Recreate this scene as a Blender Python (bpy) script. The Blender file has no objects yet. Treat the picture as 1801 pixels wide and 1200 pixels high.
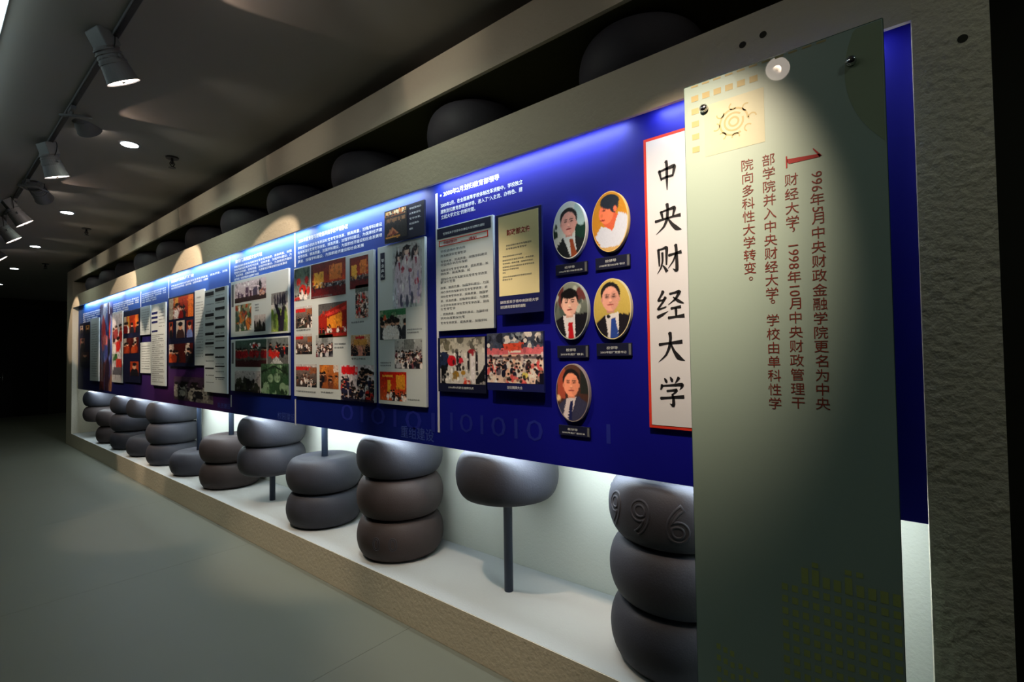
import bpy, bmesh, math, random
import numpy as np
from mathutils import Matrix, Vector

random.seed(7)
rng = np.random.RandomState(5)
scene = bpy.context.scene
COL = scene.collection

# ------------------------------------------------------------------ camera
F_PX, YAW, PIT, ROLL, CAM_H = 865.15, 0.6882, 0.0264, -0.0143, 1.5
def _axes():
    fw = Vector((-math.sin(YAW)*math.cos(PIT), math.cos(YAW)*math.cos(PIT), math.sin(PIT)))
    r = Vector((math.cos(YAW), math.sin(YAW), 0))
    u = Vector((math.sin(YAW)*math.sin(PIT), -math.cos(YAW)*math.sin(PIT), math.cos(PIT)))
    c, s = math.cos(ROLL), math.sin(ROLL)
    return fw, c*r+s*u, -s*r+c*u
FW, RT, UP = _axes()
cam_d = bpy.data.cameras.new('camera'); cam = bpy.data.objects.new('camera', cam_d); COL.objects.link(cam)
cam_d.sensor_width = 36; cam_d.lens = 36*F_PX/1801; cam_d.clip_start = .05; cam_d.clip_end = 100
cam.matrix_world = Matrix(((RT.x, UP.x, -FW.x, 0), (RT.y, UP.y, -FW.y, 0), (RT.z, UP.z, -FW.z, CAM_H), (0, 0, 0, 1)))
scene.camera = cam

# ------------------------------------------------------------------ world, exposure, room lamps
w = bpy.data.worlds.new('dim_room'); scene.world = w; w.use_nodes = True
w.node_tree.nodes['Background'].inputs[0].default_value = (.75, .85, .7, 1)
w.node_tree.nodes['Background'].inputs[1].default_value = .019
scene.view_settings.view_transform = 'Standard'; scene.view_settings.look = 'None'
scene.view_settings.exposure = 0; scene.view_settings.gamma = 1
scene.view_settings.use_curve_mapping = False

SPOT_W = 80; DOWN_W = 3.6; TUBE_W = 5.0; TUBE_LOW_W = 13.5
COOL = (.72, .86, 1.0); WARM = (1.0, .76, .55); NEUT = (.86, 1.0, .80); COOL_LOW = (.77, .91, .98)

# ------------------------------------------------------------------ helpers
def at(px, py, Y):
    d = FW + RT*((px-900.5)/F_PX) - UP*((py-600)/F_PX)
    return Vector((0, 0, CAM_H)) + d*(Y/d.y)
def lin(c):
    if isinstance(c, str): c = tuple(int(c[i:i+2], 16) for i in (0, 2, 4))
    c = np.asarray(c, float)/255.0
    return np.where(c <= .04045, c/12.92, ((c+.055)/1.055)**2.4)
def tag(o, label=None, cat=None, group=None, kind=None):
    if label: o['label'] = label
    if cat: o['category'] = cat
    if group: o['group'] = group
    if kind: o['kind'] = kind
    return o
def empty(name, loc, label=None, cat=None, group=None):
    o = bpy.data.objects.new(name, None); COL.objects.link(o); o.location = loc; o.empty_display_size = .05
    return tag(o, label, cat, group)
def link(name, me, mat=None, parent=None):
    o = bpy.data.objects.new(name, me); COL.objects.link(o)
    if mat is not None: me.materials.append(mat)
    if parent is not None:
        o.parent = parent
        off = Vector(parent.location); p = parent.parent
        while p is not None: off += Vector(p.location); p = p.parent
        me.transform(Matrix.Translation(-off))
    return o
def bm_obj(name, bm, mat, parent=None, smooth=False):
    me = bpy.data.meshes.new(name); bm.to_mesh(me); bm.free()
    if smooth:
        for p in me.polygons: p.use_smooth = True
    return link(name, me, mat, parent)
def add_box(bm, x0, x1, y0, y1, z0, z1, bevel=0):
    r = bmesh.ops.create_cube(bm, size=1)
    vs = r['verts']
    bmesh.ops.scale(bm, vec=(abs(x1-x0), abs(y1-y0), abs(z1-z0)), verts=vs)
    bmesh.ops.translate(bm, vec=((x0+x1)/2, (y0+y1)/2, (z0+z1)/2), verts=vs)
    if bevel:
        es = list({e for v in vs for e in v.link_edges})
        bmesh.ops.bevel(bm, geom=es, offset=bevel, segments=3, affect='EDGES', profile=.5)
def box(name, x0, x1, y0, y1, z0, z1, mat, parent=None, bevel=0):
    bm = bmesh.new(); add_box(bm, x0, x1, y0, y1, z0, z1, bevel)
    return bm_obj(name, bm, mat, parent, smooth=False)
def add_cyl(bm, p0, p1, r0, r1=None, seg=24, cap=True):
    p0, p1 = Vector(p0), Vector(p1); d = p1-p0
    m = Matrix.Translation((p0+p1)/2) @ d.to_track_quat('Z', 'Y').to_matrix().to_4x4()
    return bmesh.ops.create_cone(bm, cap_ends=cap, segments=seg, radius1=r0, radius2=r0 if r1 is None else r1, depth=d.length, matrix=m)['verts']
def cyl(name, p0, p1, r0, mat, parent=None, r1=None, seg=24, smooth=True):
    bm = bmesh.new(); add_cyl(bm, p0, p1, r0, r1, seg)
    o = bm_obj(name, bm, mat, parent)
    for p in o.data.polygons: p.use_smooth = smooth and len(p.vertices) == 4
    return o

# ------------------------------------------------------------------ materials
def mat(name, rgb, rough=.6, spec=.3, metal=0, emis=None, coat=0, bump=0, bscale=60, vary=0, vscale=3, bdist=.01):
    m = bpy.data.materials.new(name); m.use_nodes = True; nt = m.node_tree; b = nt.nodes['Principled BSDF']
    c = tuple(lin(rgb)) + (1,)
    b.inputs['Base Color'].default_value = c; b.inputs['Roughness'].default_value = rough
    b.inputs['Specular IOR Level'].default_value = spec; b.inputs['Metallic'].default_value = metal
    if coat: b.inputs['Coat Weight'].default_value = coat; b.inputs['Coat Roughness'].default_value = .02
    if emis: b.inputs['Emission Color'].default_value = tuple(emis[0]) + (1,); b.inputs['Emission Strength'].default_value = emis[1]
    tc = None
    if bump or vary:
        tc = nt.nodes.new('ShaderNodeNewGeometry')
    if bump:
        n = nt.nodes.new('ShaderNodeTexNoise'); n.inputs['Scale'].default_value = bscale; n.inputs['Detail'].default_value = 4
        bp = nt.nodes.new('ShaderNodeBump'); bp.inputs['Strength'].default_value = bump; bp.inputs['Distance'].default_value = bdist
        nt.links.new(tc.outputs['Position'], n.inputs['Vector']); nt.links.new(n.outputs['Fac'], bp.inputs['Height']); nt.links.new(bp.outputs[0], b.inputs['Normal'])
    if vary:
        n = nt.nodes.new('ShaderNodeTexNoise'); n.inputs['Scale'].default_value = vscale; n.inputs['Detail'].default_value = 5
        nt.links.new(tc.outputs['Position'], n.inputs['Vector'])
        mx = nt.nodes.new('ShaderNodeMix'); mx.data_type = 'RGBA'
        mx.inputs[6].default_value = tuple(v*(1-vary) for v in c[:3]) + (1,); mx.inputs[7].default_value = tuple(min(1, v*(1+vary)) for v in c[:3]) + (1,)
        nt.links.new(n.outputs['Fac'], mx.inputs[0]); nt.links.new(mx.outputs[2], b.inputs['Base Color'])
    return m
M = {}
M['stucco'] = mat('cream_stucco', (218, 209, 188), .9, .1, bump=.4, bscale=48, bdist=.01, vary=.06, vscale=2)
M['post'] = mat('rough_cream_stucco', (222, 212, 190), .9, .1, bump=.9, bscale=42, bdist=.014, vary=.06, vscale=2)
M['plaster'] = mat('white_plaster', (216, 216, 202), .9, .1, bump=.25, bscale=90, bdist=.006, vary=.05)
M['ceiling'] = mat('ceiling_paint', (146, 143, 138), .9, .1, vary=.03)
M['floor'] = mat('grey_green_flooring', (114, 115, 100), .5, .35, bump=.05, bscale=30, bdist=.003, vary=.05, vscale=1.2)
M['dark'] = mat('shade_dark_paint', (62, 60, 54), .9, .1, vary=.1)  # gloom of the unlit walls is put into this colour; bolt holes share it
M['black'] = mat('shade_black_door', (13, 14, 16), .6, .3, vary=.1)  # darkness of the unlit far doors is put into the colour
M['bead'] = mat('charcoal_stone', (60, 60, 68), .62, .35, bump=.18, bscale=140, bdist=.004, vary=.22, vscale=7)
M['bead_brown'] = mat('brown_charcoal_stone', (70, 60, 59), .62, .35, bump=.18, bscale=140, bdist=.004, vary=.22, vscale=7)
M['rod'] = mat('slate_rod', (52, 62, 80), .45, .4, vary=.05)
M['track'] = mat('black_track', (18, 18, 18), .4, .4, vary=.05)
M['lamp_body'] = mat('grey_lamp_enamel', (118, 118, 120), .45, .4, vary=.03)
M['chrome'] = mat('chrome', (220, 220, 225), .12, .5, metal=1, vary=.02)
M['white'] = mat('white_print', (226, 232, 238), .5, .3, vary=.02)
M['offwhite'] = mat('pale_grey_board', (196, 206, 208), .45, .3, vary=.03)
M['title'] = mat('title_board_paper', (200, 204, 212), .5, .3, vary=.02)
M['cream'] = mat('cream_paper', (236, 226, 176), .6, .2, vary=.03)
M['red'] = mat('red_edge', (196, 52, 34), .5, .3, vary=.03)
M['redink'] = mat('red_ink', (150, 24, 20), .5, .3, vary=.03)
M['maroon'] = mat('maroon_ink', (112, 44, 34), .5, .3, vary=.05)
M['ink'] = mat('black_ink', (22, 22, 26), .5, .3, vary=.05)
M['greyink'] = mat('grey_ink', (92, 96, 100), .6, .2, vary=.05)
M['navy'] = mat('navy_board', (26, 32, 92), .45, .3, vary=.04)
M['navy_dark'] = mat('dark_navy_board', (20, 24, 52), .45, .3, vary=.04)
M['paleblue'] = mat('pale_blue_print', (52, 70, 150), .5, .3, vary=.04)
M['dimblue'] = mat('faint_blue_print', (30, 40, 140), .5, .3, vary=.04)
M['divider'] = mat('white_divider_strip', (200, 204, 216), .5, .3, vary=.02)
M['gold'] = mat('gold_print', (176, 164, 116), .45, .3, vary=.05)
M['goldpale'] = mat('pale_gold_print', (186, 190, 164), .45, .3, vary=.06, vscale=25)
M['olive'] = mat('olive_print', (182, 194, 118), .45, .3, vary=.05)
M['oliveshade'] = mat('olive_grey_print', (150, 166, 140), .45, .3, vary=.05)
M['glass_edge'] = mat('green_glass_edge', (60, 92, 78), .15, .6, vary=.05)
M['downlight'] = mat('downlight_lens', (255, 255, 255), .4, .3, emis=((.82, .95, 1.0), 14))
M['spot_lens'] = mat('spot_lens', (255, 240, 230), .4, .3, emis=((1.0, .84, .72), 9))
M['strip_lens'] = mat('strip_lens', (240, 250, 255), .4, .3, emis=((.75, .95, .95), 1.7))
M['tube'] = mat('fluorescent_tube', (240, 245, 255), .4, .3, emis=((.8, .9, 1.0), 2))

def coated(name, rgb):
    m = mat(name, rgb, .42, .4, vary=.02)
    b = m.node_tree.nodes['Principled BSDF']; b.inputs['Coat Weight'].default_value = .75; b.inputs['Coat Roughness'].default_value = .015
    b.inputs['Coat IOR'].default_value = 1.5
    return m
M['glass'] = coated('frosted_green_glass', (160, 182, 172))

def panel_material():
    m = bpy.data.materials.new('blue_panel_print'); m.use_nodes = True; nt = m.node_tree; N = nt.nodes; L = nt.links  # opaque print, nothing shines through it
    for n in list(N): N.remove(n)
    out = N.new('ShaderNodeOutputMaterial'); geo = N.new('ShaderNodeNewGeometry'); sep = N.new('ShaderNodeSeparateXYZ'); L.new(geo.outputs['Position'], sep.inputs[0])
    # along the wall: deep blue at the near end, azure print further on, purple field lower far down
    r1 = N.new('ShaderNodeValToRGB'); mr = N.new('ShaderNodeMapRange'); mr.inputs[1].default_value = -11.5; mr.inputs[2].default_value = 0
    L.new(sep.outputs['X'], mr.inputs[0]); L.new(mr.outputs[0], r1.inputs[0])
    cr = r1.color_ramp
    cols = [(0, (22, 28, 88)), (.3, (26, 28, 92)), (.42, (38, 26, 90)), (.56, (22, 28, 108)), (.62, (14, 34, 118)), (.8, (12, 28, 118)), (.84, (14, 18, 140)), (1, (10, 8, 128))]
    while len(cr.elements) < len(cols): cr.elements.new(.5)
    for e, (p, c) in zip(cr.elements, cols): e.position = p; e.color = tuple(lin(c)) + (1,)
    # wide diagonal facets of slightly lighter print
    nz = N.new('ShaderNodeTexVoronoi'); nz.inputs['Scale'].default_value = 1.1
    mp = N.new('ShaderNodeMapping'); mp.inputs['Scale'].default_value = (1, .01, 1.6); mp.inputs['Rotation'].default_value = (0, .5, 0)
    L.new(geo.outputs['Position'], mp.inputs[0]); L.new(mp.outputs[0], nz.inputs['Vector'])
    mx = N.new('ShaderNodeMix'); mx.data_type = 'RGBA'; mx.blend_type = 'MULTIPLY'; mx.inputs[0].default_value = .6
    rr = N.new('ShaderNodeValToRGB'); L.new(nz.outputs['Color'], rr.inputs[0]); rr.color_ramp.elements[0].color = (.6, .6, .75, 1); rr.color_ramp.elements[1].color = (1, 1.0, 1, 1)
    L.new(r1.outputs[0], mx.inputs[6]); L.new(rr.outputs[0], mx.inputs[7])
    # blend to azure towards the top and the far sections
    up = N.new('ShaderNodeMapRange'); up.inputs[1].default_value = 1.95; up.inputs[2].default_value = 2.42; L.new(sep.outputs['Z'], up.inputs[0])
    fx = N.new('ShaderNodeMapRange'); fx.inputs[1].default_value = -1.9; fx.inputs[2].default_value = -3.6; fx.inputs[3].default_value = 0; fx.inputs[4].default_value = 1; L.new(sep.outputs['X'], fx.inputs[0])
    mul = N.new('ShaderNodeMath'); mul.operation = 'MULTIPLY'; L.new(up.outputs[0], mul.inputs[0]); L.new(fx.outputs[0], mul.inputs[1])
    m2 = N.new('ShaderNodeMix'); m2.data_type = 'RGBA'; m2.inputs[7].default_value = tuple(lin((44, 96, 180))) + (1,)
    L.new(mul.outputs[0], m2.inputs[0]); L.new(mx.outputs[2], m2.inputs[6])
    # purple lower field between 4.8 and 8 m along
    px = N.new('ShaderNodeMapRange'); px.inputs[1].default_value = -8.2; px.inputs[2].default_value = -6.6; L.new(sep.outputs['X'], px.inputs[0])
    px2 = N.new('ShaderNodeMapRange'); px2.inputs[1].default_value = -4.6; px2.inputs[2].default_value = -5.2; L.new(sep.outputs['X'], px2.inputs[0])
    pz = N.new('ShaderNodeMapRange'); pz.inputs[1].default_value = 1.6; pz.inputs[2].default_value = 1.3; L.new(sep.outputs['Z'], pz.inputs[0])
    a = N.new('ShaderNodeMath'); a.operation = 'MULTIPLY'; L.new(px.outputs[0], a.inputs[0]); L.new(px2.outputs[0], a.inputs[1])
    b = N.new('ShaderNodeMath'); b.operation = 'MULTIPLY'; L.new(a.outputs[0], b.inputs[0]); L.new(pz.outputs[0], b.inputs[1])
    m3 = N.new('ShaderNodeMix'); m3.data_type = 'RGBA'; m3.inputs[7].default_value = tuple(lin((62, 26, 84))) + (1,)
    L.new(b.outputs[0], m3.inputs[0]); L.new(m2.outputs[2], m3.inputs[6])
    pb = N.new('ShaderNodeBsdfPrincipled'); pb.inputs['Roughness'].default_value = .5; pb.inputs['Specular IOR Level'].default_value = .22
    L.new(m3.outputs[2], pb.inputs['Base Color']); L.new(pb.outputs[0], out.inputs[0])
    return m
M['panel'] = panel_material()

def photo_material():
    m = bpy.data.materials.new('photo_print'); m.use_nodes = True; nt = m.node_tree
    a = nt.nodes.new('ShaderNodeAttribute'); a.attribute_name = 'ink'
    b = nt.nodes['Principled BSDF']; b.inputs['Roughness'].default_value = .4; b.inputs['Specular IOR Level'].default_value = .3
    nt.links.new(a.outputs['Color'], b.inputs['Base Color']); return m
M['photo'] = photo_material()

# ------------------------------------------------------------------ the setting
XL_OUT, XL_IN, XR_IN, XR_OUT = -11.914, -11.45, .013, .17
FY, BY = 1.7615, 2.36            # frame front plane, back wall plane
Z_LEDGE, Z_B0, Z_B1, Z_T0, Z_T1 = .2165, 2.419, 2.624, 2.888, 3.10
H = 3.2; X_FAR = -18.9
def structure(o): return tag(o, kind='structure')
fl = structure(empty('floor', (0, 0, 0)))
fx = 2.2
xs = [x for x in np.arange(-20.2, 4.5, 2.0)]
xs = [-2.2-2.0*k for k in range(-4, 10)][::-1]
for i in range(len(xs)-1):
    for (ya, yb) in ((-4.2, -1.2), (-1.2, 3.2)):
        x0, x1 = xs[i], xs[i+1]
        o = box('floor_slab', x0+.001, x1-.001, ya+.001, yb-.001, -.06, 0, M['floor'], fl)
box('joint_bed', xs[0], xs[-1], -4.2, 3.2, -.08, -.004, mat('joint_grout', (92, 95, 84), .8, .1, vary=.05), fl)
structure(box('ceiling', X_FAR, 5.8, -4.2, 3.2, H, H+.1, M['ceiling']))
structure(box('wall_back', XL_OUT+.1, XR_OUT-.03, BY, BY+.12, 0, H, M['plaster']))
structure(box('wall_right', XR_OUT-.03, 5.8, BY-.1, BY+.12, 0, H, M['dark']))
wf = structure(empty('wall_left', (X_FAR, 0, 0)))
box('dark_wall_face', X_FAR-.1, X_FAR, -4.2, 3.2, 0, H, M['dark'], wf)
box('opposite_end', 5.8, 5.9, -4.2, 3.2, 0, H, M['dark'], structure(empty('wall_end', (5.8, 0, 0))))
structure(box('wall_front', X_FAR, 5.8, -4.3, -4.2, 0, H, M['dark']))
dr = structure(empty('door_1', (X_FAR+.02, 1.4, 0)))
for ya, yb in ((.4, 1.38), (1.42, 2.4)): box('door_leaf', X_FAR+.01, X_FAR+.05, ya, yb, 0, 2.95, M['black'], dr)
for ya, yb, za, zb in ((.3, .4, 0, 3.05), (2.4, 2.5, 0, 3.05), (.4, 2.4, 2.95, 3.05)): box('door_casing', X_FAR+.01, X_FAR+.08, ya, yb, za, zb, M['dark'], dr)
for y in (1.3, 1.5): cyl('door_handle', (X_FAR+.09, y, .9), (X_FAR+.09, y, 1.2), .012, M['chrome'], dr)
structure(box('trim_1', XL_OUT+.1, XR_OUT-.02, BY-.03, BY, Z_B0-.1, Z_B0, M['plaster']))

# ------------------------------------------------------------------ giant abacus frame
frame = empty('giant_abacus', ((XL_OUT+XR_OUT)/2, FY, 0), 'long cream stucco wall frame built as a giant abacus with vertical rods', 'abacus')
def fbox(n, *a): return box(n, *a, M['stucco'], frame)
fbox('top_rail', XL_OUT, XR_OUT, FY, BY-.002, Z_T0, Z_T1)
bm = bmesh.new(); add_box(bm, XL_IN, XR_IN, FY, FY+.016, Z_B0, Z_B1); add_box(bm, XL_IN, XR_IN, FY+.016, 1.85, 2.58, Z_B1); add_box(bm, XL_IN, XR_IN, 1.85, BY-.032, Z_B0, Z_B1)
bm_obj('cross_beam', bm, M['stucco'], frame)
olive = mat('dark_olive_shade', (70, 70, 48), .9, .1, vary=.05)  # shade of the slot put into dark sheets added over the cream stucco
box('slot_shade_sheet', XL_IN, XR_IN, FY+.02, BY-.004, Z_T0-.004, Z_T0-.0005, olive, frame)
box('slot_shade_sheet', XL_IN, XR_IN, BY-.012, BY-.004, Z_B1, Z_T0-.004, olive, frame)
fbox('left_post', XL_OUT, XL_IN, FY, BY-.002, .0, Z_T0)
bm = bmesh.new(); add_box(bm, XR_IN, XR_OUT, FY, BY-.11, 0, Z_T0)
bm_obj('right_post', bm, M['post'], frame)
bm = bmesh.new(); add_box(bm, XL_IN, XR_IN, FY, BY-.002, 0, Z_LEDGE)
bm_obj('ledge', bm, M['stucco'], frame)
box('ledge_top', XL_IN+.001, XR_IN-.001, FY+.004, BY-.004, Z_LEDGE-.002, Z_LEDGE+.001, mat('ledge_paint', (184, 186, 184), .85, .15, bump=.2, bscale=90, bdist=.005, vary=.05), frame)
# bolt holes left in the near end of the beam
for px, py in ((1306, 79), (1342, 61), (1693, 68)):
    p = at(px, py, FY); cyl('filled_hole', (p.x, FY-.001, p.z), (p.x, FY+.01, p.z), .011, M['dark'], frame, seg=14)

# ------------------------------------------------------------------ abacus rods and beads
RB, RC, HB, YB, RH = .28, .205, .253, 2.065, .027
def bead_profile(n=14):
    pts = [(RH, 0.0), (RC-.01, 0.0)]
    for i in range(n+1):
        t = -1+2*i/n; a = math.asin(t)
        pts.append((RC+(RB-RC)*math.cos(a)**.95, HB/2+HB/2*t*1.0) if abs(t) < 1 else (RC, HB/2+HB/2*t))
    pts += [(RC-.008, HB), (RH, HB-.006)]
    return pts
def radius_at(z):
    t = max(-1, min(1, (z-HB/2)/(HB/2))); return RC+(RB-RC)*max(0, 1-t*t)**.475
def bead_mesh(seg=56):
    pr = bead_profile(22); bm = bmesh.new(); rings = []
    for k in range(seg):
        a = 2*math.pi*k/seg
        rings.append([bm.verts.new((r*math.cos(a), r*math.sin(a), z)) for r, z in pr])
    n = len(pr)
    for k in range(seg):
        A, B = rings[k], rings[(k+1) % seg]
        for i in range(n): bm.faces.new((A[i], B[i], B[(i+1) % n], A[(i+1) % n]))
    bmesh.ops.recalc_face_normals(bm, faces=bm.faces)
    me = bpy.data.meshes.new('abacus_bead'); bm.to_mesh(me); bm.free()
    for p in me.polygons: p.use_smooth = True
    return me
bead_grey = bead_mesh(); bead_grey.materials.append(M['bead'])
bead_brown = bead_grey.copy(); bead_brown.materials.clear(); bead_brown.materials.append(M['bead_brown'])
LX = [.81, 1.745, 2.675, 3.625, 4.515, 5.42, 6.31, 7.18, 8.05, 8.9, 9.75, 10.68]
LOWER = [(0, 1, 2), (2,), (0, 1, 2), (0, 1), (1, 2), (0, 1), (0,), (0, 1, 2), (0, 2), (0, 1, 2), (0, 1), (1, 2)]
WHERE = ['in the stack of three half hidden by the glass board', 'alone on the bare rod left of the glass board',
         'in the big stack of three left of the lone bead', 'in the pair standing with its rod above, left of the big stack',
         'in the raised pair held up on a short bare rod', 'in the brownish pair with its rod above',
         'alone on the ledge with its rod above', 'in the second full stack of three from the glass board, counting full stacks of three in the distance',
         'in the split column beyond the distant stack of three', 'in the farthest stack of three',
         'in the last pair standing on the ledge', 'in the farthest raised pair by the end post']
POS = {0: 'bottom', 1: 'middle', 2: 'top'}
def place_bead(x, z, rot, mesh, label, group):
    o = bpy.data.objects.new('abacus_bead', mesh); COL.objects.link(o); o.location = (x, YB, z); o.rotation_euler = (0, 0, rot)
    return tag(o, label, 'bead', group)
beads = {}
for k, (X, idx) in enumerate(zip(LX, LOWER)):
    cyl('rod', (-X, YB, Z_LEDGE+.001), (-X, YB, Z_B0), .024, M['rod'], frame, seg=28)
    for n, i in enumerate(idx):
        if len(idx) == 1: word = 'charcoal bead '
        elif len(idx) == 2: word = ('lower' if n == 0 else 'upper') + ' charcoal bead '
        else: word = POS[i] + ' charcoal bead '
        if k == 5: word = word.replace('charcoal', 'brown')
        wh = WHERE[k] if k != 7 else 'in the nearer of the two distant stacks of three'
        m_ = bead_brown if k in (5, 10) or (k == 11 and i == 1) or (k == 2 and i < 2) else bead_grey
        beads[(k, i)] = place_bead(-X, Z_LEDGE+.002+HB*i+(.004 if k in (1,) else 0), random.uniform(0, 6), m_, word + wh, 'beads in the lower deck of the abacus')
UX = [.92, 1.95, 2.96, 3.94, 4.89, 5.84, 6.8, 7.73, 8.67, 9.62, 10.56]
ORD = ['nearest', 'second nearest', 'third', 'fourth', 'fifth', 'sixth', 'seventh', 'eighth', 'third farthest', 'second farthest', 'farthest']
for k, X in enumerate(UX):
    cyl('rod', (-X, YB, Z_B1+.001), (-X, YB, Z_T0), .024, M['rod'], frame)
    place_bead(-X, Z_B1+.002, random.uniform(0, 6), bead_grey, '%s dark bead resting on the cross beam in the upper slot' % ORD[k], 'beads in the upper deck of the abacus')

# ------------------------------------------------------------------ lettering
def text_mesh(s, size=1.0, align='LEFT', spacing=1.0, line=1.0, bold=0.0, outline=0.0, res=3):
    cu = bpy.data.curves.new('lettering', 'FONT'); cu.body = s; cu.size = size; cu.align_x = align
    cu.space_character = spacing; cu.space_line = line; cu.resolution_u = res; cu.offset = bold
    if outline: cu.fill_mode = 'NONE'; cu.bevel_depth = outline; cu.bevel_resolution = 1
    ob = bpy.data.objects.new('tmp_lettering', cu); COL.objects.link(ob)
    dg = bpy.context.evaluated_depsgraph_get(); dg.update()
    me = bpy.data.meshes.new_from_object(ob.evaluated_get(dg))
    bpy.data.objects.remove(ob); bpy.data.curves.remove(cu)
    me.materials.clear()
    return me
def verts(me):
    a = np.empty(len(me.vertices)*3); me.vertices.foreach_get('co', a); return a.reshape(-1, 3)
def setv(me, a): me.vertices.foreach_set('co', np.ascontiguousarray(a).ravel()); me.update()
def join_meshes(name, meshes):
    bm = bmesh.new()
    for m_ in meshes: bm.from_mesh(m_); bpy.data.meshes.remove(m_)
    me = bpy.data.meshes.new(name); bm.to_mesh(me); bm.free(); return me
def fit_text(s, x0, x1, z0, z1, Y, bold=0.008, res=2, **kw):
    """lettering fitted into the rectangle x0..x1, z0..z1 of the plane at depth Y, facing the room"""
    me = text_mesh(s, 1.0, bold=bold, res=res, **kw); a = verts(me)
    if len(a) == 0: return me
    mn, mx_ = a.min(0), a.max(0); o = np.zeros_like(a)
    o[:, 0] = x0+(a[:, 0]-mn[0])/(mx_[0]-mn[0])*(x1-x0)
    o[:, 2] = z0+(a[:, 1]-mn[1])/max(1e-6, (mx_[1]-mn[1]))*(z1-z0); o[:, 1] = Y
    setv(me, o); return me
def letter(parent, s, p0, p1, hpx, Y, m, name='lettering', **kw):
    """one line from pixel p0 (lower left) to pixel p1 (lower right), height of hpx pixels"""
    a, b = at(*p0, Y), at(*p1, Y); t = at(p0[0], p0[1]-hpx, Y)
    z = (a.z+b.z)/2
    return fit_text(s, a.x, b.x, z, z+(t.z-a.z), Y, **kw)

# brush strokes for the six large characters: (x, y, width) on a 100 grid, y down
BRUSH = {
 '中': [[(20,30,8),(24,46,6),(28,64,3)], [(20,33,4),(50,28,6),(79,25,9),(77,40,7),(72,58,4)], [(28,58,5),(50,55,5),(72,54,5)], [(47,3,9),(50,12,7),(50,60,7),(50,98,2)]],
 '央': [[(26,24,7),(29,36,6),(32,50,4)], [(26,26,4),(50,22,5),(74,19,8),(72,32,6),(68,46,4)], [(4,54,7),(30,51,5),(70,47,5),(96,46,8)], [(48,2,8),(50,20,7),(47,52,7),(34,76,5),(6,97,1)], [(50,50,4),(64,70,7),(80,86,10),(98,93,1)]],
 '财': [[(12,12,7),(14,40,6),(15,68,4)], [(12,14,4),(28,12,5),(43,10,8),(42,40,6),(41,66,4)], [(27,24,6),(27,52,5),(20,74,4),(6,92,1)], [(28,66,3),(36,76,6),(43,88,8)], [(50,36,7),(70,33,5),(97,29,8)], [(76,4,8),(78,20,7),(79,86,8),(64,80,1)], [(77,33,5),(66,56,4),(46,78,1)]],
 '经': [[(28,4,8),(20,18,5),(10,34,5),(22,33,4),(34,30,3)], [(36,24,7),(24,42,5),(8,62,5),(22,60,4),(38,55,3)], [(6,88,8),(24,80,6),(44,70,1)], [(50,15,5),(68,12,5),(84,10,8),(70,32,5),(44,50,1)], [(62,26,3),(78,38,7),(97,48,3)], [(54,62,6),(70,60,5),(88,58,7)], [(70,61,6),(71,74,6),(71,88,5)], [(44,92,7),(70,89,5),(99,87,9)]],
 '大': [[(8,40,7),(40,36,5),(92,32,9)], [(48,2,9),(50,20,7),(46,46,7),(32,74,5),(4,97,1)], [(51,38,4),(62,62,7),(78,82,11),(99,92,1)]],
 '学': [[(24,5,3),(30,14,7),(33,20,4)], [(46,1,3),(51,10,7),(53,17,4)], [(77,2,8),(70,12,5),(62,21,1)], [(15,26,7),(13,34,6),(9,43,3)], [(15,30,4),(50,27,5),(88,24,8),(86,32,5),(79,41,1)], [(32,46,5),(50,44,5),(68,42,7),(62,50,4),(52,57,3)], [(52,55,5),(56,72,7),(55,92,8),(42,86,1)], [(8,70,7),(40,67,5),(95,62,8)]],
}
def brush_char(ch, cx, cz, wd, ht, Y):
    V, Fc = [], []
    for st in BRUSH[ch]:
        P = np.array(st, float); n = len(P); pts = []
        for i in range(n-1):
            p0, p1, p2, p3 = P[max(i-1, 0)], P[i], P[i+1], P[min(i+2, n-1)]
            for t in np.linspace(0, 1, 6, endpoint=(i == n-2)):
                lin_ = p1+(p2-p1)*t
                cr = .5*((2*p1)+(-p0+p2)*t+(2*p0-5*p1+4*p2-p3)*t*t+(-p0+3*p1-3*p2+p3)*t**3)
                pts.append(.55*cr+.45*lin_)
        pts = np.array(pts); d = np.gradient(pts[:, :2], axis=0); d /= np.linalg.norm(d, axis=1)[:, None]+1e-9
        nr = np.stack([-d[:, 1], d[:, 0]], 1); b0 = len(V)
        ext0 = pts[0, :2]-d[0]*pts[0, 2]*.35
        for i in range(len(pts)):
            wv = pts[i, 2]*.74
            for s in (1, -1):
                q = pts[i, :2]+nr[i]*wv*s; V.append((cx+(q[0]-50)/100*wd, Y, cz-(q[1]-50)/100*ht))
        V.append((cx+(ext0[0]-50)/100*wd, Y, cz-(ext0[1]-50)/100*ht)); Fc.append((b0, b0+1, len(V)-1))
        for i in range(len(pts)-1): Fc.append((b0+2*i, b0+2*i+1, b0+2*i+3, b0+2*i+2))
    me = bpy.data.meshes.new('character'); me.from_pydata(V, [], Fc); return me

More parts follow.
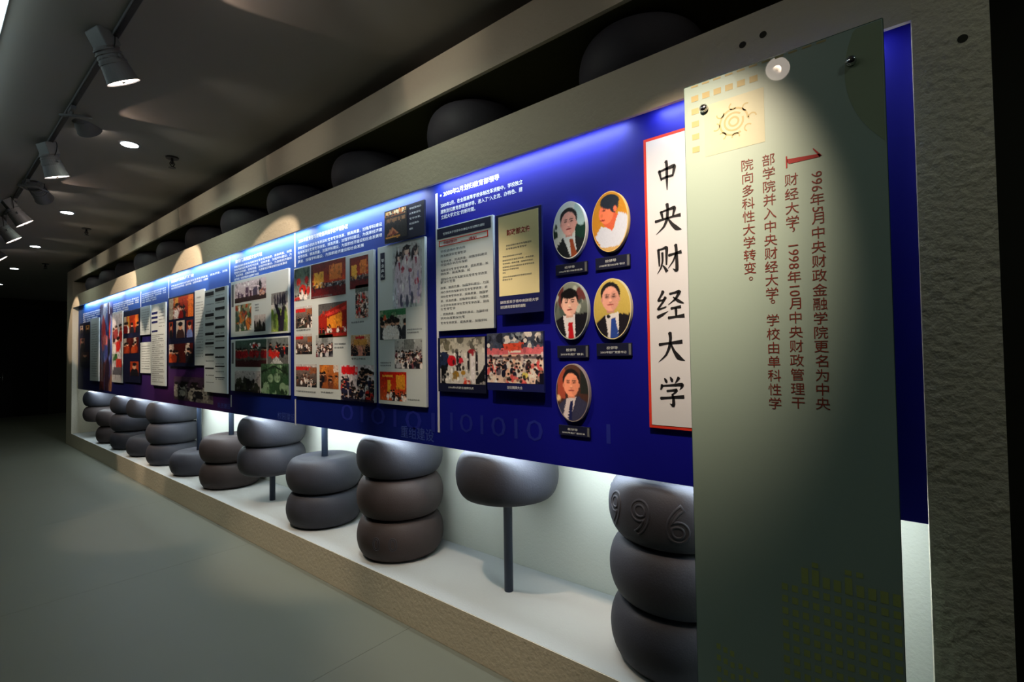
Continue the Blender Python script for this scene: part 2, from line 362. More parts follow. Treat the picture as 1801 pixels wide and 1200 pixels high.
# ------------------------------------------------------------------ printed pictures (flat prints, painted per vertex)
class Pic:
    def __init__(s, W, Hh, c=(128, 128, 128)):
        s.W, s.H = max(6, int(W)), max(6, int(Hh)); s.a = np.ones((s.H, s.W, 3))*np.array(c, float)
        s.y, s.x = np.mgrid[0:s.H, 0:s.W]; s.x = s.x/(s.W-1.0); s.y = s.y/(s.H-1.0)
    def mask(s, m, c, al=1.0): m = np.clip(m, 0, 1)[..., None]*al; s.a = s.a*(1-m)+np.array(c, float)*m; return s
    def rect(s, x0, y0, x1, y1, c, al=1): return s.mask(((s.x >= x0)&(s.x <= x1)&(s.y >= y0)&(s.y <= y1)).astype(float), c, al)
    def ell(s, cx, cy, rx, ry, c, al=1):
        d = np.sqrt(((s.x-cx)/rx)**2+((s.y-cy)/ry)**2); return s.mask((1-d)*max(2, min(rx*s.W, ry*s.H))+.5, c, al)
    def poly(s, pts, c, al=1):
        inside = np.zeros(s.x.shape, bool); n = len(pts)
        for i in range(n):
            x0, y0 = pts[i]; x1, y1 = pts[(i+1) % n]
            if y0 == y1: continue
            cr = ((s.y >= min(y0, y1))&(s.y < max(y0, y1))); xi = x0+(s.y-y0)*(x1-x0)/(y1-y0); inside ^= cr&(s.x < xi)
        return s.mask(inside.astype(float), c, al)
    def grad(s, c0, c1, y0=0, y1=1):
        t = np.clip((s.y-y0)/(y1-y0), 0, 1)[..., None]; m = ((s.y >= y0)&(s.y <= y1))[..., None]
        s.a = np.where(m, np.array(c0, float)*(1-t)+np.array(c1, float)*t, s.a); return s
    def noise(s, amp): s.a = s.a+(rng.rand(s.H, s.W, 1)-.5)*2*amp; return s
    def blobs(s, n, x0, y0, x1, y1, cols, r0=.02, r1=.05, asp=1.4):
        for _ in range(n):
            r = rng.uniform(r0, r1); s.ell(rng.uniform(x0, x1), rng.uniform(y0, y1), r, r*asp, cols[rng.randint(len(cols))])
        return s
    def shimmer(s, n=90, r=.022):
        b = s.a.copy()
        for _ in range(n):
            x, y = rng.rand(2); xs_, ys_ = min(.999, max(0, x+rng.uniform(-.07, .07))), min(.999, max(0, y+rng.uniform(-.05, .05)))
            c = b[int(ys_*s.H), int(xs_*s.W)]*rng.uniform(.65, 1.3); rr = rng.uniform(.5, 1.4)*r; s.ell(x, y, rr, rr*rng.uniform(.8, 2.4), np.clip(c, 0, 250), .8)
        return s
    def people(s, n, y0, y1, x0=0, x1=1, h=.25, coats=((30, 30, 40),), skin=(214, 160, 130)):
        for yy in np.sort(rng.uniform(y0, y1, n)):
            xx = rng.uniform(x0, x1); c = coats[rng.randint(len(coats))]; hw = h*.18*s.H/s.W
            s.ell(xx, yy+h*.62, hw*1.5, h*.5, c); s.ell(xx, yy, hw*.75, h*.17, skin); s.ell(xx, yy-h*.08, hw*.8, h*.13, (24, 20, 22))
        return s
W_, K_, R_ = (232, 226, 222), (26, 26, 34), (196, 40, 34)
def p_hall(p, back=(190, 60, 24), glow=(232, 170, 60)):
    p.grad((96, 26, 20), back, 0, .6); p.rect(.1, .25, .38, .7, glow); p.rect(.55, .12, .9, .55, (214, 120, 50)); p.rect(0, 0, .05, 1, (70, 14, 14))
    p.rect(0, .72, 1, 1, (96, 20, 22)); p.blobs(30, .1, .58, .95, .7, [(230, 200, 170), K_, (60, 20, 24), W_], .012, .022); return p.people(16, .6, .66, h=.1, coats=(K_, (50, 20, 24)))
def p_stage(p):
    p.grad((170, 40, 26), (150, 30, 20)); p.poly([(0, 0), (1, 0), (.15, .28), (0, .35)], (86, 84, 84)); p.poly([(.25, .32), (1, .12), (1, .22), (.25, .4)], (226, 60, 50))
    p.poly([(.32, .42), (.85, .3), (.85, .74), (.32, .74)], (232, 140, 40)); p.people(12, .68, .74, h=.14, coats=(W_, K_)); return p.rect(0, .86, 1, 1, (50, 60, 30), .8).rect(.25, .88, 1, .97, (180, 30, 30), .8)
def p_crowd(p, sky=(200, 200, 196), cols=(W_, K_, R_, (230, 190, 170))):
    p.grad(sky, (150, 140, 140)); p.rect(0, 0, 1, .22, (70, 80, 72), .8); return p.people(80, .25, .95, h=.13, coats=cols)
def p_flags(p):
    p.grad((60, 84, 70), (170, 170, 170)); p.blobs(18, 0, 0, 1, .3, [(40, 60, 50), (90, 110, 90)], .05, .1)
    p.ell(.3, .42, .14, .12, (216, 40, 30)); p.ell(.55, .68, .22, .16, (222, 44, 30)); p.ell(.8, .4, .12, .12, (160, 30, 30)); return p.people(10, .5, .9, h=.22, coats=(W_, R_, W_))
def p_rally(p):
    p.grad((180, 176, 190), (238, 208, 190)); p.rect(0, 0, 1, .3, (70, 76, 96)); p.blobs(40, 0, 0, 1, .3, [(36, 40, 56), (150, 160, 170), (60, 70, 90), W_], .03, .07)
    p.rect(0, .3, 1, .43, (222, 110, 120)); p.poly([(.3, .22), (.68, .2), (.64, .34), (.33, .34)], (226, 84, 60)); p.rect(.4, .36, .62, .4, (240, 226, 214))
    p.rect(.3, .44, .6, 1, (242, 196, 170)); p.people(90, .46, .96, h=.16, coats=(W_, W_, (220, 90, 90), (30, 30, 50), (240, 224, 210)), skin=(210, 150, 130))
    p.rect(.93, .8, 1, 1, (20, 20, 40)); p.ell(.69, .84, .05, .06, (232, 216, 110)); return p.rect(0, .47, 1, .52, (40, 34, 50), .6)
def p_street(p):
    p.grad((150, 150, 138), (206, 204, 196), 0, .35); p.rect(0, .35, 1, 1, (206, 204, 200)); p.blobs(16, 0, .02, .9, .3, [(110, 108, 92), (186, 184, 172), (90, 90, 84)], .04, .09)
    for x in (.05, .12, .38, .44, .62, .8): p.rect(x, .3, x+.05, .72, (40, 36, 42))
    p.ell(.08, .5, .12, .2, (34, 46, 76)); p.rect(.02, .6, .14, 1, (20, 20, 26)); p.ell(.27, .5, .1, .12, (196, 24, 40)); p.ell(.48, .5, .05, .07, (206, 40, 60)); p.ell(.72, .3, .08, .05, (150, 40, 50))
    p.ell(.36, .82, .08, .1, (146, 110, 40)); p.ell(.53, .76, .05, .05, (170, 130, 50)); p.rect(.7, .4, .78, .98, (226, 222, 226)); p.ell(.62, .97, .08, .06, (206, 70, 50)); return p.poly([(.8, .9), (1, .6), (1, 1), (.8, 1)], (24, 26, 34))
def p_sky(p):
    p.grad((206, 196, 206), (190, 170, 176)); 
    for x, h_, w_ in ((.1, .5, .06), (.22, .6, .08), (.36, .3, .1), (.5, .5, .06), (.6, .35, .14), (.82, .22, .05), (.9, .55, .08)): p.rect(x, h_, x+w_, 1, (60+40*rng.rand(), 64, 86))
    p.rect(0, .78, 1, 1, (52, 36, 36)); p.ell(.82, .4, .04, .35, (30, 28, 34)); p.blobs(10, .8, .5, 1, .8, [(150, 70, 50), (206, 160, 140)], .02, .04); return p
def p_map(p): p.grad((130, 140, 110), (90, 100, 80)); return p.blobs(70, 0, 0, 1, 1, [(70, 110, 60), (190, 110, 50), (206, 206, 190), (60, 76, 70), (150, 60, 40)], .04, .09)
def p_trees(p): p.grad((190, 184, 184), (130, 126, 126)); p.blobs(30, 0, .45, 1, 1, [(40, 44, 36), (60, 60, 50), (28, 26, 26)], .04, .09, 2.4); return p.rect(0, .9, 1, 1, (30, 28, 28))
def p_handtree(p):
    p.grad((216, 214, 214), (150, 170, 90), .3, 1); p.blobs(24, 0, .5, 1, 1, [(120, 150, 60), (170, 190, 90), (90, 110, 60)], .06, .12)
    p.poly([(.35, .3), (.6, .55), (.75, .3), (.85, .5), (.75, 1), (.45, 1), (.42, .6), (.2, .3)], (36, 30, 46)); 
    for x in (.25, .4, .55, .7, .82): p.ell(x, .18+.1*abs(x-.55), .05, .16, (44, 38, 56))
    return p
def p_redgroup(p): p.grad((70, 96, 86), (80, 70, 66)); p.people(14, .32, .36, h=.3, coats=((150, 30, 36), (120, 24, 30))); p.blobs(6, .3, .1, .8, .3, [R_, W_], .03, .05); return p.rect(0, .75, 1, 1, (60, 22, 26), .85)
def p_redgroup2(p): p.grad((110, 120, 120), (90, 90, 90)); p.people(12, .2, .45, h=.3, coats=((160, 40, 44), K_, R_)); p.poly([(.1, 1), (.45, .68), (.8, 1)], (180, 184, 184)); return p
def p_green(p): p.grad((60, 90, 66), (40, 66, 44)); p.blobs(26, 0, .1, 1, 1, [(44, 76, 50), (96, 130, 96), (30, 50, 34), (120, 150, 120)], .05, .12); return p.poly([(0, .25), (.5, .05), (1, .3), (1, .36), (.5, .12), (0, .32)], (30, 44, 34))
def p_room(p): p.grad((216, 190, 150), (190, 110, 80)); p.rect(.25, .08, .7, .2, (210, 50, 50)); p.rect(.15, .22, .85, .5, (226, 160, 80)); p.poly([(.4, .55), (.6, .55), (.75, 1), (.3, 1)], (226, 150, 130)); return p.people(18, .5, .85, 0, .35, h=.2).people(14, .5, .85, .65, 1, h=.2)
def p_red(p): p.grad((206, 30, 20), (200, 90, 40)); p.rect(.1, .1, .5, .18, (240, 170, 60)); p.rect(.3, .28, .42, .7, (240, 180, 50)); p.rect(.62, .1, .95, .6, (226, 150, 40)); return p.people(12, .65, .85, .2, 1, h=.22, coats=(W_, K_, W_))
def p_banner(p):
    p.grad((216, 206, 210), (190, 180, 186)); p.rect(.03, .05, .52, .27, (226, 30, 38)); p.people(10, .05, .3, .6, 1, h=.4, coats=(W_, K_, (220, 210, 214)))
    p.people(60, .32, .95, h=.22, coats=((22, 24, 50), (30, 32, 60), W_, R_, (20, 20, 36))); return p.rect(0, .93, 1, 1, (14, 16, 40), .8)
def p_offic(p): p.grad((150, 130, 120), (56, 50, 50)); p.rect(0, 0, 1, .12, (190, 186, 186)); p.rect(0, .1, rng.uniform(.35, .7), .26, (206, 40, 36)); p.rect(rng.uniform(.6, .8), .15, 1, .4, (150, 90, 60)); return p.people(26, .38, .88, h=.2, coats=(K_, (36, 44, 36), (90, 60, 50), W_))
def p_orange(p): p.grad((190, 110, 50), (150, 80, 40)); p.rect(.1, 0, .4, .4, (220, 130, 50)); p.rect(.75, 0, 1, .3, (216, 200, 190)); return p.people(10, .3, .7, h=.34, coats=((190, 120, 60), (110, 60, 40), K_))
def p_gradphoto(p):
    p.grad((186, 198, 206), (176, 190, 194)); p.ell(.55, .45, .55, .5, (176, 176, 186), .7); g = ((196, 184, 204), (206, 192, 206), (214, 204, 220))
    for n_, (cx, cy, s_) in enumerate(((.24, .2, .95), (.8, .16, .95), (.5, .12, 1.15))):
        p.ell(cx-.03, cy+.06, .13*s_, .13, (40, 34, 48)); p.poly([(cx-.07, cy+.07), (cx+.07, cy+.07), (cx+.17*s_, cy+.22), (cx+.2*s_, cy+.62), (cx+.1, cy+.8), (cx-.12, cy+.78), (cx-.2*s_, cy+.6), (cx-.16*s_, cy+.2)], g[n_])
        p.poly([(cx-.04, cy+.09), (cx+.04, cy+.09), (cx+.01, cy+.24)], (150, 60, 90)); p.poly([(cx+.05, cy+.3), (cx+.09, cy+.3), (cx+.13, cy+.7), (cx+.07, cy+.7)], (150, 140, 176))
        p.ell(cx, cy+.02, .07*s_, .055*s_, (226, 196, 190)); p.poly([(cx-.13*s_, cy-.045), (cx, cy-.085), (cx+.13*s_, cy-.05), (cx, cy-.01)], (30, 28, 40)); p.ell(cx, cy-.025, .075*s_, .025, (30, 26, 36))
    p.ell(.36, .4, .06, .03, (150, 60, 80)); p.ell(.82, .62, .07, .05, (176, 50, 70)); p.ell(.62, .44, .05, .03, (170, 90, 110))
    for x, y in ((.3, .88), (.5, .9), (.66, .86)): p.ell(x, y, .045, .1, (56, 58, 84), .8)
    return p.ell(.1, .8, .1, .25, (200, 208, 224), .6)
def p_court(p): p.grad((190, 190, 180), (206, 200, 196)); p.rect(0, 0, 1, .2, (60, 120, 80)); p.blobs(14, 0, .1, 1, .3, [(50, 110, 70), (200, 90, 50), (130, 150, 120)], .04, .08); p.people(9, .3, .5, h=.6, coats=(W_, (30, 34, 44), (40, 44, 52))); return p.people(2, .4, .45, .2, .4, h=.6, coats=(W_,))
def p_team(p): p.grad((170, 176, 176), (110, 110, 116)); p.rect(.35, 0, .72, .35, (110, 116, 116)); return p.people(50, .4, .8, h=.22, coats=((190, 190, 196), W_, K_, (120, 70, 80)))
def p_row3(p): 
    p.rect(0, 0, 1, 1, (20, 16, 20)); p.grad((180, 60, 20), (120, 26, 16)); p.rect(0, 0, .18, 1, (170, 160, 140)); p.rect(.25, 0, .4, .7, (210, 150, 60)); p.rect(.8, 0, 1, 1, (214, 110, 40))
    return p.people(5, .35, .55, .05, .95, h=.6, coats=(K_, K_, W_, (120, 20, 20)))
def p_person(p, bg=(170, 60, 30), coat=K_): p.rect(0, 0, 1, 1, bg); p.ell(.5, .95, .5, .5, coat); p.ell(.5, .35, .24, .2, (220, 160, 130)); return p.ell(.5, .2, .26, .12, K_)
def p_strip3(p):
    p.rect(0, 0, 1, 1, (70, 20, 18)); p.rect(0, 0, .2, .7, (196, 180, 170)); p.rect(.7, 0, .86, .6, (200, 186, 170)); 
    return p.people(6, .35, .5, .05, .95, h=.6, coats=((150, 50, 24), K_, (180, 70, 30)))
def p_bw(p): p.grad((70, 50, 74), (60, 50, 60)); p.people(14, .25, .5, .05, .95, h=.5, coats=((110, 108, 106), K_, (150, 148, 140), (36, 34, 38)), skin=(160, 156, 150)); p.ell(.22, .7, .1, .14, (160, 158, 150)); return p.rect(.6, .85, 1, 1, (130, 126, 120), .7)
def p_mixed(p):
    p.grad((216, 210, 214), (190, 190, 196)); p.people(5, .15, .25, h=.16, coats=(R_, W_, (150, 60, 60))); p.people(5, .36, .45, h=.16, coats=(R_, (200, 60, 60), W_)); p.rect(0, .6, .5, .7, (60, 110, 60)); p.rect(.4, .68, 1, .8, (190, 50, 40)); return p.rect(0, .8, 1, .92, (90, 90, 100))
def p_collage(p):
    p.grad((60, 70, 150), (40, 44, 100)); p.blobs(20, .1, .05, .95, .3, [(150, 160, 200), (70, 50, 80), (206, 206, 226)], .06, .14); p.blobs(14, .2, .3, 1, .6, [(100, 120, 190), (60, 70, 140), (206, 60, 60), K_], .07, .15)
    p.ell(.45, .42, .2, .06, (220, 120, 120)); return p.blobs(26, 0, .75, 1, 1, [(90, 40, 40), (40, 26, 44), (160, 110, 90), (60, 60, 110)], .06, .14)
def p_book(p):
    p.rect(0, 0, 1, 1, (34, 32, 34)); p.rect(.04, .05, .96, .16, (236, 190, 120)); p.rect(.04, .2, .96, .22, (200, 110, 60)); p.rect(.08, .3, .92, .42, (150, 110, 74)); p.blobs(20, .1, .08, .9, .14, [(255, 236, 190), (200, 120, 60)], .03, .05)
    p.poly([(.1, .85), (.35, .6), (.65, .85)], (190, 120, 80)); p.poly([(.25, .86), (.4, .7), (.55, .86)], (120, 50, 40)); return p.rect(.05, .9, .7, .95, (206, 140, 60))
PAINT = {k[2:]: v for k, v in globals().items() if k.startswith('p_') and callable(v)}

def grid_print(name, x0, x1, z0, z1, Y, pic, parent, mask=None):
    Hh, Ww = pic.a.shape[:2]
    xs_ = np.linspace(x0, x1, Ww); zs = np.linspace(z1, z0, Hh)
    XX, ZZ = np.meshgrid(xs_, zs); V = np.stack([XX.ravel(), np.full(XX.size, Y), ZZ.ravel()], 1)
    i = np.arange(Hh-1)[:, None]*Ww+np.arange(Ww-1)[None]; i = i.ravel()
    Fc = np.stack([i, i+Ww, i+Ww+1, i+1], 1)
    return print_mesh(name, V, Fc, pic.a.reshape(-1, 3), parent)
def print_mesh(name, V, Fc, colours, parent):
    me = bpy.data.meshes.new(name); me.from_pydata(V.tolist(), [], Fc.tolist())
    at_ = me.color_attributes.new('ink', 'FLOAT_COLOR', 'POINT')
    c = np.ones((len(V), 4)); c[:, :3] = lin(np.clip(colours, 0, 255)); at_.data.foreach_set('color', c.ravel())
    return link(name, me, M['photo'], parent)
def rect_at(tl, br, Y):
    a, b = at(*tl, Y), at(*br, Y); return a.x, b.x, b.z, a.z
def photo(parent, tl, br, Y, kind, label, name='photo', **kw):
    x0, x1, z0, z1 = rect_at(tl, br, Y)
    px_w = max(16, min(140, (br[0]-tl[0])*1.5)); px_h = max(16, min(130, (br[1]-tl[1])*1.4))
    pic = Pic(px_w, px_h); PAINT[kind](pic, **kw); pic.shimmer(150 if pic.W*pic.H > 2500 else 60); pic.noise(12)
    o = grid_print(name, x0, x1, z0, z1, Y, pic, parent); tag(o, label); return o

# ------------------------------------------------------------------ blue exhibition panel
PY = 1.84; PT = .006; DY = PY-1.786
panel = empty('exhibition_panel', (-5.7, PY, 1.7), 'long blue printed panel hung inside the frame under the cross beam', 'panel')
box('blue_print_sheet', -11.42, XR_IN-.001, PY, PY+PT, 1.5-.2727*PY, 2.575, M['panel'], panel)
Yl = PY-.0012
for px0, py0, px1, py1 in ((768, 341, 768, 760), (519, 410, 520, 470), (404.5, 452, 404.5, 498), (297, 488, 297, 528), (248, 513, 248, 540), (193, 532, 193, 552), (520, 702, 521, 748), (407, 695, 407, 716)):
    a, b = at(px0, py0, PY), at(px1, py1, PY)
    box('divider_strip', a.x-.008, a.x+.008, PY-.003, PY, b.z, a.z, M['divider'], panel)
def lettering(parent, meshes, m, label=None, name='lettering'):
    o = link(name, join_meshes(name, meshes), m, parent); o['kind'] = 'stuff'
    return tag(o, label) if label else o
t_ = []
t_.append(letter(panel, '▪ 2000年2月划归教育部领导', (774, 347), (878, 318), 10, Yl, None, bold=.018))
t_.append(letter(panel, '2000年2月，在全国高等学校体制改革调整中，学校独立', (775, 363.5), (919, 327), 7.5, Yl, None))
t_.append(letter(panel, '建制划归教育部直接领导，进入了“入主流、办特色、建', (775, 374.5), (919, 340), 7.5, Yl, None))
t_.append(letter(panel, '立起大学文化”的新时期。', (776, 386), (836, 371), 7.5, Yl, None))
lettering(panel, t_, M['white'], 'white heading and text lines on blue ground')
t_ = [letter(panel, '2006年教育部与财政部共建学校签署协议', (525, 428), (612, 403), 8, Yl, None, bold=.018)]
body = '学校坚持办学方向不断深化教育教学改革，提高质量，加强学科建设，为国家经济建设和社会发展培养了大批高素质人才'
for i in range(4):
    x1_ = 672 if i < 3 else 640
    y0_ = 439+i*8.6; t_.append(letter(panel, body[i*7:i*7+30 if i < 3 else i*7+22], (524, y0_), (x1_, y0_-(x1_-524)*.272), 5.6, Yl, None, res=1))
t_ += [letter(panel, '建设优良校园文化环境', (414, 464), (461, 450), 6.5, Yl, None, bold=.018)]
for i in range(5):
    x1_ = 513 if i < 3 else (505 if i == 3 else 455); y0_ = 471.5+i*5.8
    t_.append(letter(panel, body[i*6:i*6+26], (412, y0_), (x1_, y0_-(x1_-412)*.27), 4, Yl, None, res=1))
t_ += [letter(panel, '加强师资队伍建设', (301, 498), (341, 487), 5, Yl, None, bold=.03)]
for i in range(2): t_.append(letter(panel, body[i*8:i*8+26], (301, 505+i*5), (400 if i == 0 else 366, 505+i*5-(99 if i == 0 else 65)*.27), 3.4, Yl, None, res=1))
for (a0, a1, b0, rows) in ((250, 292, 520, 5), (199, 244, 538, 5), (146, 190, 555, 5)):
    for i in range(rows):
        f_ = 1 if i < rows-2 else .6
        t_.append(letter(panel, body[i*5:i*5+16], (a0, b0+i*3.6), (a0+(a1-a0)*f_, b0+i*3.6-(a1-a0)*f_*.3), 2.5, Yl, None, res=1))
lettering(panel, t_, M['white'], 'small white text blocks along the top')
t_ = [letter(panel, '101010', (792, 764), (955, 770), 32, Yl, None, bold=-.005), letter(panel, '1', (1067, 780), (1074, 781), 34, Yl, None, bold=-.005), letter(panel, '010101', (600, 745), (765, 753), 28, Yl, None, bold=-.005)]
lettering(panel, t_, M['dimblue'], 'faint oversized binary digits', name='printed_digits')
t_ = [letter(panel, '重组建设', (705, 772), (763, 775), 21, Yl, None), letter(panel, '校园建设', (488, 738), (519, 741), 13, Yl, None), letter(panel, '队伍建设', (383, 718), (405, 720), 9, Yl, None)]
lettering(panel, t_, M['paleblue'], 'faint calligraphic words')
photo(panel, (306, 662), (375, 712), Yl, 'bw', 'monochrome group picture printed on the purple ground', name='printed_picture')
photo(panel, (176, 537), (197, 689), Yl, 'collage', 'tall collage of figures printed on the panel', name='printed_picture')

# ------------------------------------------------------------------ mounted boards
def board(name, tl, br, yf, m, label, cat, group=None, thick=.012, standoff=True):
    x0, x1, z0, z1 = rect_at(tl, br, yf)
    e = empty(name, ((x0+x1)/2, yf, z0), label, cat, group)
    box('backing', x0, x1, yf, yf+thick, z0, z1, m, e, bevel=.001)
    if yf+thick < PY-.004:
        box('spacer', x0+.25*(x1-x0), x1-.25*(x1-x0), yf+thick, PY-.0005, z0+.25*(z1-z0), z1-.25*(z1-z0), M['navy_dark'], e)
    return e
def plate(parent, tl, br, yf, m, name, label=None, d=.0008):
    x0, x1, z0, z1 = rect_at(tl, br, yf)
    o = box(name, x0, x1, yf-d, yf+.0002, z0, z1, m, parent)
    return tag(o, label) if label else o
def lines_px(n, x0, x1, y0, dy, slope, hpx, Y, seed=0, frac=None, s=body):
    out = []
    for i in range(n):
        f_ = (frac[i % len(frac)] if frac else 1)
        k = (i*7+seed) % 20; nch = max(4, int((x1-x0)*f_/hpx*.95))
        st = (s[k:]+s)[:nch]
        xe = x0+(x1-x0)*f_
        out.append(letter(None, st, (x0, y0+i*dy), (xe, y0+i*dy-(xe-x0)*slope), hpx, Y, None, res=1))
    return out

# --- section by the portraits
ya = 1.764+DY
e = board('document_board', (767, 403), (869, 577), ya, M['offwhite'], 'pale grey text board with navy header and red-outlined heading, left of the cream document', 'board', thick=.016)
plate(e, (769, 404), (863.5, 400), ya, M['navy_dark'], 'header_bar', 'dark navy header bar')
lettering(e, [letter(e, '教育部关于同意中央财经大学划转的通知', (779, 412), (852, 399), 4.5, ya-.0014, None, res=1)], M['offwhite'])
x0, x1, zb, zz = rect_at((772, 424.6), (858.7, 416), ya)
for nm, q in (('top', (x0, x1, zz-.004, zz)), ('bottom', (x0, x1, zb, zb+.004)), ('l', (x0, x0+.006, zb, zz)), ('r', (x1-.006, x1, zb, zz))):
    box('red_border', q[0], q[1], ya-.001, ya+.0002, q[2], q[3], M['red'], e)
lettering(e, [letter(e, '中央财政部文件', (780, 430), (804, 426), 6, ya-.0014, None, bold=.02), letter(e, '——通知', (810, 425.5), (838, 421), 6, ya-.0014, None, bold=.02)], M['redink'], 'red heading')
lettering(e, lines_px(17, 775, 861, 442, 8.0, .045, 4.6, ya-.0014, frac=[.5, .52, .95, .55, .97, .6, .95, .3, .98, .96, .97, .98, .99, .3, .97, .5, .95]), M['greyink'], 'rows of small grey print')
yb = 1.742+DY
e = board('document_board', (871, 380), (955, 548), yb, M['navy'], 'navy board carrying a cream official document, standing proud with a dark shadow', 'board')
plate(e, (876.5, 383), (949, 514), yb, M['cream'], 'cream_document', 'cream paper with red heading')
lettering(e, [letter(e, '财政部文件', (891, 415), (932, 407), 11, yb-.0016, None, bold=.02)], M['redink'], 'red heading')
lettering(e, lines_px(2, 890, 935, 433, 6, .12, 3.5, yb-.0016, frac=[1, .8])+lines_px(8, 884, 941, 452, 6, .07, 3, yb-.0016, frac=[.6, .98, .95, .97, .5, .1, .9, .3]), M['greyink'], 'rows of small grey print')
lettering(e, [letter(e, '财政部关于将中央财经大学', (880, 538), (947, 526), 5.5, yb-.001, None), letter(e, '划归教育部管理的通知', (880, 545.5), (924, 538), 5.5, yb-.001, None)], M['white'], 'white caption')
yc = 1.768+DY
e = board('photo_board', (770, 595), (855, 693), yc, M['navy_dark'], 'dark board with a street photograph of people round a red drum', 'photo board')
photo(e, (774, 596), (853.5, 677), yc-.0008, 'street', 'outdoor crowd picture')
lettering(e, [letter(e, '1996年9月更名挂牌仪式', (789, 684), (833, 685), 4, yc-.001, None, res=1)], M['offwhite'])
e = board('photo_board', (856, 587), (957, 691), yb, M['navy'], 'raised navy board with a bright photograph of a packed outdoor assembly', 'photo board')
photo(e, (856.3, 587.5), (956.5, 676), yb-.0008, 'rally', 'assembly crowd under a red banner')
lettering(e, [letter(e, '划归揭牌大会', (892, 685), (919, 685), 5.5, yb-.001, None)], M['white'])

# --- oval portraits
def portrait_pic(k):
    p = Pic(70, 116)
    if k == 0:
        p.grad((226, 238, 240), (200, 210, 208)); p.rect(.68, .3, 1, .8, (24, 60, 50)); p.ell(.85, .2, .2, .25, (176, 214, 222)); p.blobs(8, .0, .4, .12, .58, [(30, 50, 40)], .03, .05)
        p.poly([(0, .85), (.3, .62), (.7, .62), (1, .72), (1, 1), (0, 1)], (30, 34, 40)); p.poly([(.3, .6), (.66, .6), (.72, 1), (.55, 1)], (206, 222, 232)); p.poly([(.5, .66), (.6, .66), (.72, .96), (.55, .98)], (150, 74, 44))
        cx, cy, sk = .48, .36, (244, 184, 176)
    elif k == 1:
        p.grad((196, 140, 40), (186, 126, 36)); p.poly([(.08, .72), (.25, .56), (.6, .62), (.74, .36), (1, .44), (1, .9), (.6, .96), (.3, .95)], (196, 206, 226)); p.rect(.2, .92, .8, 1, (196, 160, 100))
        p.poly([(.25, .36), (.62, .34), (.72, .4), (.56, .66), (.32, .54)], (206, 96, 66)); p.ell(.4, .36, .2, .17, (236, 126, 90)); p.ell(.5, .17, .26, .12, (30, 40, 56)); p.ell(.62, .24, .12, .12, (34, 42, 56))
        p.ell(.65, .3, .05, .05, (226, 116, 84)); p.ell(.34, .3, .05, .012, (60, 30, 30)); p.ell(.28, .38, .04, .03, (214, 116, 76)); p.ell(.3, .46, .07, .014, (140, 50, 44)); return p
    elif k == 2:
        p.grad((150, 160, 150), (60, 70, 66)); p.blobs(20, 0, .1, 1, .6, [(80, 96, 90), (190, 200, 190), (110, 60, 60)], .05, .1)
        p.poly([(0, .66), (.3, .56), (.7, .56), (1, .55), (1, 1), (0, 1)], (26, 26, 34)); p.poly([(.26, .58), (.62, .56), (.62, 1), (.36, 1)], (226, 226, 232)); p.poly([(.42, .7), (.54, .7), (.58, 1), (.4, 1)], (186, 26, 36)); cx, cy, sk = .46, .36, (255, 202, 184)
    elif k == 3:
        p.grad((200, 180, 96), (176, 156, 74)); p.poly([(0, .76), (.3, .6), (.7, .58), (1, .6), (1, 1), (0, 1)], (28, 26, 34)); p.poly([(.32, .6), (.68, .55), (.66, 1), (.4, 1)], (216, 216, 220)); p.poly([(.47, .66), (.58, .64), (.68, 1), (.44, 1)], (40, 70, 150)); p.ell(.4, .62, .05, .03, (20, 20, 26)); cx, cy, sk = .46, .31, (224, 164, 148)
    else:
        p.grad((90, 60, 50), (60, 40, 40)); p.rect(.05, 0, .28, .6, (170, 80, 60)); p.rect(.75, .1, 1, .5, (40, 44, 44)); p.ell(.08, .6, .07, .05, (236, 200, 150))
        p.poly([(0, .75), (.3, .6), (.7, .55), (1, .7), (1, 1), (0, 1)], (56, 58, 86)); p.poly([(.32, .6), (.62, .56), (.4, 1), (.22, .9)], (216, 206, 210)); p.poly([(.44, .64), (.52, .63), (.46, 1), (.34, 1)], (30, 36, 84)); cx, cy, sk = .47, .34, (255, 164, 130)
    rx, ry = .23, .2
    p.ell(cx, cy-.07, rx*1.12, ry*.92, (30, 28, 32)); p.rect(cx-.1, cy+.1, cx+.1, cy+.25, tuple(.85*v for v in sk)); p.ell(cx, cy+.02, rx, ry*1.02, sk); p.ell(cx+.1, cy+.05, rx*.5, ry*.8, tuple(.85*v for v in sk), .5)
    if k == 2: p.ell(cx-.02, cy-.15, rx*1.05, .08, (24, 22, 26))
    for s_ in (-1, 1):
        p.ell(cx+s_*rx, cy+.03, .03, .035, tuple(.9*v for v in sk)); p.ell(cx+s_*.09, cy-.015, .045, .011, (60, 36, 34)); p.ell(cx+s_*.09, cy-.05, .06, .008, (50, 40, 40))
        if k in (3,): p.ell(cx+s_*.09, cy-.01, .07, .03, (110, 84, 80), .35)
    p.ell(cx, cy+.05, .035, .03, tuple(min(255, 1.08*v) for v in sk)); p.ell(cx, cy+.075, .04, .008, tuple(.7*v for v in sk)); p.ell(cx, cy+.12, .08, .014, (150, 60, 60))
    return p.ell(cx, cy+.135, .07, .006, tuple(min(255, 1.05*v) for v in sk))
PORT = [((972.5, 354, 1031, 455), 'oval portrait of a balding man in a dark suit and brown patterned tie, top left', (230, 240, 244)),
        ((1041, 336, 1105, 443), 'oval portrait of a person in a white shirt looking sideways on an ochre ground', (220, 190, 120)),
        ((975, 495.5, 1034.5, 597.5), 'oval portrait of a person with thick black hair, dark suit and red tie', (170, 180, 176)),
        ((1044, 489.5, 1110, 597), 'oval portrait of a person in glasses with a blue tie before a microphone', (206, 200, 160)),
        ((978, 640, 1036, 742), 'lowest oval portrait, smiling person in a blue-grey suit and navy tie', (150, 140, 140))]
